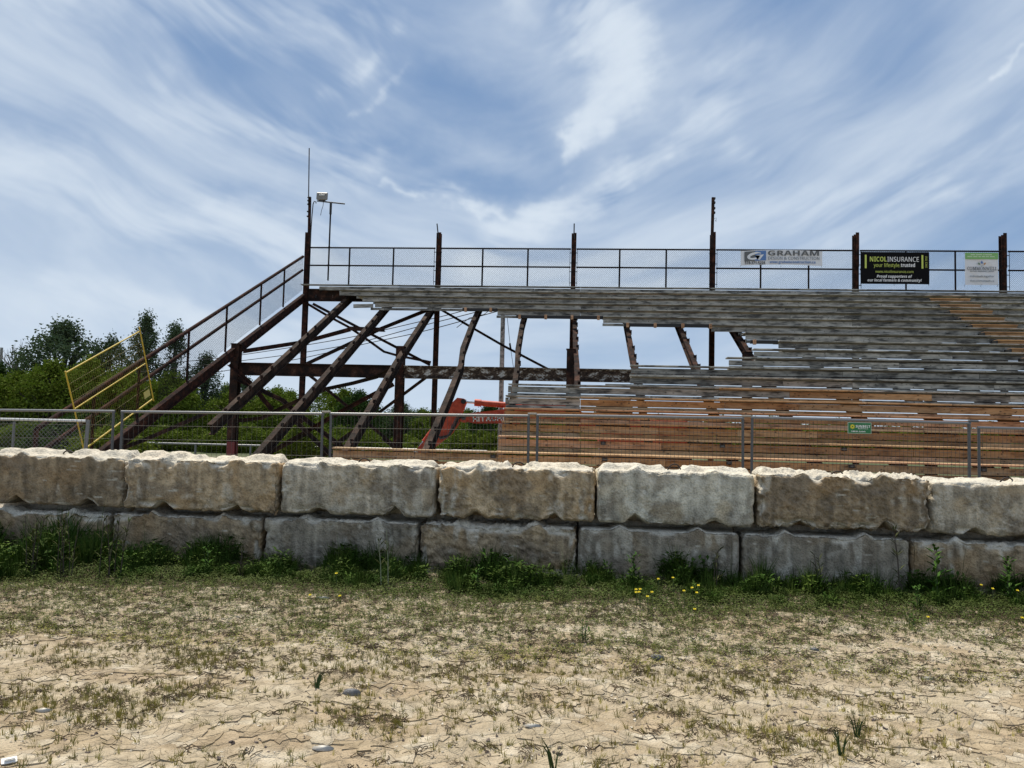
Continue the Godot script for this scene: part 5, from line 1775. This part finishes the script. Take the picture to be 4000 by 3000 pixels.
	for w in [[3.76, -8.36, 0.55, 40, "upright leafy weed with long lance leaves before the rough end of the brown block"], [4.5, -8.42, 0.42, 60, "feathery green weed beside the brushed white scrapes"], [0.66, -8.38, 0.34, 55, "feathery dark green weed before the white upright scrape"], [-3.9, -8.1, 0.30, 50, "feathery green weed before the gravel banded block"], [-0.95, -7.9, 0.26, 40, "bushy weed at the foot of the honeycombed block"], [3.3, -7.72, 0.22, 60, "broad bushy weed spreading out from the wall onto the sand"], [2.97, -7.05, 0.12, 50, "small round green clump alone on the sand"], [0.12, -6.05, 0.16, 30, "small feathery upright weed alone on the sand"]]:
		var o := thing("leafy_weed", w[4], "weed", Vector3(w[0], ground_y(w[0], w[1]), w[1]), "leafy weeds near the wall")
		var s := Shape.new()
		var lf := Shape.new()
		for k in w[3]:
			var t := r.randf()
			var b := r.randf() * TAU
			lf.col = Color(0.05, 0.105, 0.02) * r.randf_range(0.7, 1.3)
			leaf(lf, Vector3(r.randfn() * 0.02, w[2] * t, r.randfn() * 0.02), Vector3(cos(b), 0.7, sin(b)), w[2] * r.randf_range(0.22, 0.4) * (1.1 - 0.6 * t), w[2] * 0.05 + 0.006)
		for k in 3:
			s.tube([Vector3(r.randfn() * 0.015, -0.02, 0), Vector3(r.randfn() * 0.02, w[2] * r.randf_range(0.8, 1.0), r.randfn() * 0.02)], 0.004, 4, false, 0.002)
		part("stems", s.mesh(), plain("green_stem", 0.06, 0.085, 0.025), o)
		part("leaves", lf.mesh(), gm, o)
	# stiff blades near the camera
	for w in [[-0.07, -3.92, 0.17, "stiff pair of dark green blades at the very front of the sand"], [1.41, -4.19, 0.17, "spiky green grass clump on the bare sand"], [1.6, -4.5, 0.14, "smaller spiky grass clump just behind the bigger spiky one"], [-1.55, -4.75, 0.12, "small spiky grass clump on the cracked bare strip"]]:
		var o := thing("grass_clump", w[3], "grass", Vector3(w[0], ground_y(w[0], w[1]), w[1]), "spiky grass clumps on the sand")
		var s := Shape.new()
		for k in (5 if w[3].contains("pair") else 9):
			var a := r.randf() * TAU
			s.col = Color(0.06, 0.085, 0.03) * r.randf_range(0.7, 1.3)
			blade(s, Vector3(r.randfn() * 0.006, -0.01, 0), Vector3(cos(a) * 0.4 * w[2], w[2] * r.randf_range(0.6, 1.0), sin(a) * 0.3 * w[2]), Vector3(cos(a) * -0.01, 0.01, 0), 0.009)
		part("blades", s.mesh(), gm, o)
	# dandelions
	var head := Shape.new()
	for k in 14:
		var a := TAU * k / 14.0
		leaf(head, Vector3.ZERO, Vector3(cos(a), 0.35, sin(a)), 0.016, 0.008)
		leaf(head, Vector3(0, 0.003, 0), Vector3(cos(a + 0.2), 0.9, sin(a + 0.2)), 0.011, 0.006)
	var hm := head.mesh()
	for p in [[0.62, -7.43], [0.66, -7.45], [0.61, -7.3], [0.64, -7.32], [0.76, -7.34], [0.7, -7.14], [0.89, -8.0], [1.05, -8.1], [1.07, -7.46], [1.17, -7.62], [1.25, -7.75], [1.18, -7.4], [-2.33, -7.62], [-2.41, -7.09, 0.05], [-2.13, -7.10, 0.05], [4.21, -8.37], [4.23, -8.19], [4.44, -8.14], [3.22, -7.32, 0.05], [1.14, -7.26, 0.05], [4.05, -7.36, 0.05]]:
		var gy := ground_y(p[0], p[1])
		var o := thing("dandelion", "small yellow dandelion flower among the weeds by the wall", "flower", Vector3(p[0], gy, p[1]), "yellow dandelions")
		var hh: float = (p[2] if p.size() > 2 else 0.16 - gy)
		part("stem", tube_mesh([Vector3(0.01, -0.01, 0), Vector3(0, hh, 0)], 0.003, 5), mat.green_stem, o)
		part("flower_head", hm, mat.petal_yellow, o, Vector3(0, hh, 0), Basis(Vector3.RIGHT, 0.5) * Basis(Vector3.UP, p[0] * 9.0))


# ---------------------------------------------------------------- things lying about
func stone_mesh(sd: int, size: Vector3) -> ArrayMesh:
	var n := FastNoiseLite.new(); n.seed = sd; n.frequency = 1.2
	var s := Shape.new()
	var at := func(i: int, j: int) -> Vector3:
		var a := TAU * i / 14.0; var b := PI * j / 8.0
		var d := Vector3(cos(a) * sin(b), cos(b), sin(a) * sin(b))
		return d * size * (0.5 + 0.22 * n.get_noise_3dv(d * 1.4))
	for i in 14:
		for j in 8:
			var p: Vector3 = at.call(i, j); var q: Vector3 = at.call(i + 1, j); var r: Vector3 = at.call(i + 1, j + 1); var t: Vector3 = at.call(i, j + 1)
			if j > 0:
				s.tri(p, q, r, p.normalized(), q.normalized(), r.normalized())
			if j < 7:
				s.tri(p, r, t, p.normalized(), r.normalized(), t.normalized())
	return s.mesh()


func litter() -> void:
	for p in [[0.64, -5.75, Vector3(0.10, 0.045, 0.07), "blue grey stone lying among the sparse weeds"], [-1.32, -4.71, Vector3(0.11, 0.05, 0.08), "flat grey stone on the cracked bare strip"], [1.88, -6.19, Vector3(0.07, 0.03, 0.05), "small dark grey stone on the sand"], [0.03, -6.0, Vector3(0.04, 0.025, 0.03), "tiny dark stone near the feathery weed"]]:
		solo("stone", stone_mesh(int(p[0] * 100) + 500, p[2]), mat.stone, p[3], "stone", Vector3(p[0], ground_y(p[0], p[1]) + p[2].y * 0.2, p[1]), "loose stones")
	var o := thing("paper_scrap", "crumpled white paper wrapper lying on the sand", "paper", Vector3(-2.66, ground_y(-2.66, -3.58) + 0.012, -3.58))
	var s := Shape.new()
	s.box(Vector3(0, 0.004, 0), Vector3(0.065, 0.006, 0.045), 0.002, Basis(Vector3.UP, 0.7) * Basis(Vector3.RIGHT, 0.25))
	part("sheet", s.mesh(), mat.paper_white, o)
	part("fold", box_mesh(Vector3(0.045, 0.003, 0.02), 0.001), mat.paper_white, o, Vector3(0.008, 0.013, 0.006), Basis(Vector3.UP, 0.7) * Basis(Vector3.RIGHT, -0.45))
	for p in [[-2.33, -7.22, 0.16, "flat pale slab of stone below a dandelion"], [-2.95, -4.22, 0.10, "pale flat stone flake on the cracked strip"], [-1.24, -3.93, 0.11, "white stone flake near the front of the sand"], [-0.19, -4.37, 0.09, "whitish flat clod on the cracked strip"], [2.49, -5.68, 0.12, "white flat clod on the bare right sand"]]:
		solo("stone_flake", stone_mesh(int(p[1] * 50) + 900, Vector3(p[2], 0.02, p[2] * 0.5)), mat.paper_stone if mat.has("paper_stone") else plain("paper_stone", 0.55, 0.52, 0.46, 0.9), p[3], "stone", Vector3(p[0], ground_y(p[0], p[1]) + 0.005, p[1]), "pale stone flakes")


# thin plates of dried mud with open cracks between them
func mud_plates() -> void:
	var r := RandomNumberGenerator.new(); r.seed = 31
	var bare := FastNoiseLite.new(); bare.seed = 12; bare.frequency = 0.9; bare.fractal_octaves = 3
	var warp := FastNoiseLite.new(); warp.seed = 14; warp.frequency = 1.6; warp.fractal_octaves = 2
	var s := Shape.new()
	var pitch := 0.07
	for j in range(0, 52):
		for i in range(0, 172):
			var e := j % 2
			var mid := Vector2((i + 0.5 * e) * pitch, j * pitch * 0.866)
			var ring := [mid + Vector2(0, pitch * 0.577), mid + Vector2(pitch * 0.5, pitch * 0.289), mid + Vector2(pitch * 0.5, -pitch * 0.289), mid + Vector2(0, -pitch * 0.577), mid + Vector2(-pitch * 0.5, -pitch * 0.289), mid + Vector2(-pitch * 0.5, pitch * 0.289)]
			for q in 6:
				ring[q] += Vector2(warp.get_noise_2d(ring[q].x * 9.0, ring[q].y * 9.0), warp.get_noise_2d(ring[q].x * 9.0 + 70.0, ring[q].y * 9.0)) * pitch * 0.75
			var centre := Vector2.ZERO
			for q in ring:
				centre += q / 6.0
			var x := -5.6 + centre.x
			var z := -6.25 + centre.y
			var w := bare.get_noise_2d(x, z * 1.6)
			var keep := 0.30 - 0.8 * w + 1.3 * warp.get_noise_2d(x * 0.8, z * 1.2) if z > -5.3 else (-0.1 + 0.5 * smoothstep(0.5, 3.0, x) - w + warp.get_noise_2d(x * 0.8, z * 1.2))
			if z > -3.95:
				keep -= 0.2
			if keep < 0.42:
				continue
			var gap := r.randf_range(0.95, 0.98)
			var rise := r.randf_range(0.002, 0.0045)
			var tilt := Vector2(r.randfn(), r.randfn()) * 0.012
			var tone := r.randf_range(0.94, 1.05)
			var up := []
			for q in 6:
				var p: Vector2 = centre + (ring[q] - centre) * gap
				var px := -5.6 + p.x
				var pz := -6.25 + p.y
				var y := ground_y(px, pz)
				up.append([Vector3(px, y + rise + tilt.dot(p - centre) + 0.003, pz), Vector3(px, y - 0.012, pz)])
			var m := Vector3(x, ground_y(x, z) + rise, z)
			s.col = soil_colour(x, z) * tone
			s.col.a = 1.0
			for q in 6:
				var a = up[q]; var b = up[(q + 1) % 6]
				s.tri(m, a[0], b[0], Vector3.UP, Vector3.UP, Vector3.UP)
				s.face([a[0], b[0], b[1], a[1]], ((a[0] + b[0]) * 0.5 - m) * Vector3(1, 0, 1))
	var mesh := s.mesh()
	var o := solo("mud_plates", mesh, mat.soil, "thin plates of dried cracked mud on the bare strips of sand", "soil")
	o.set_meta("kind", "stuff")
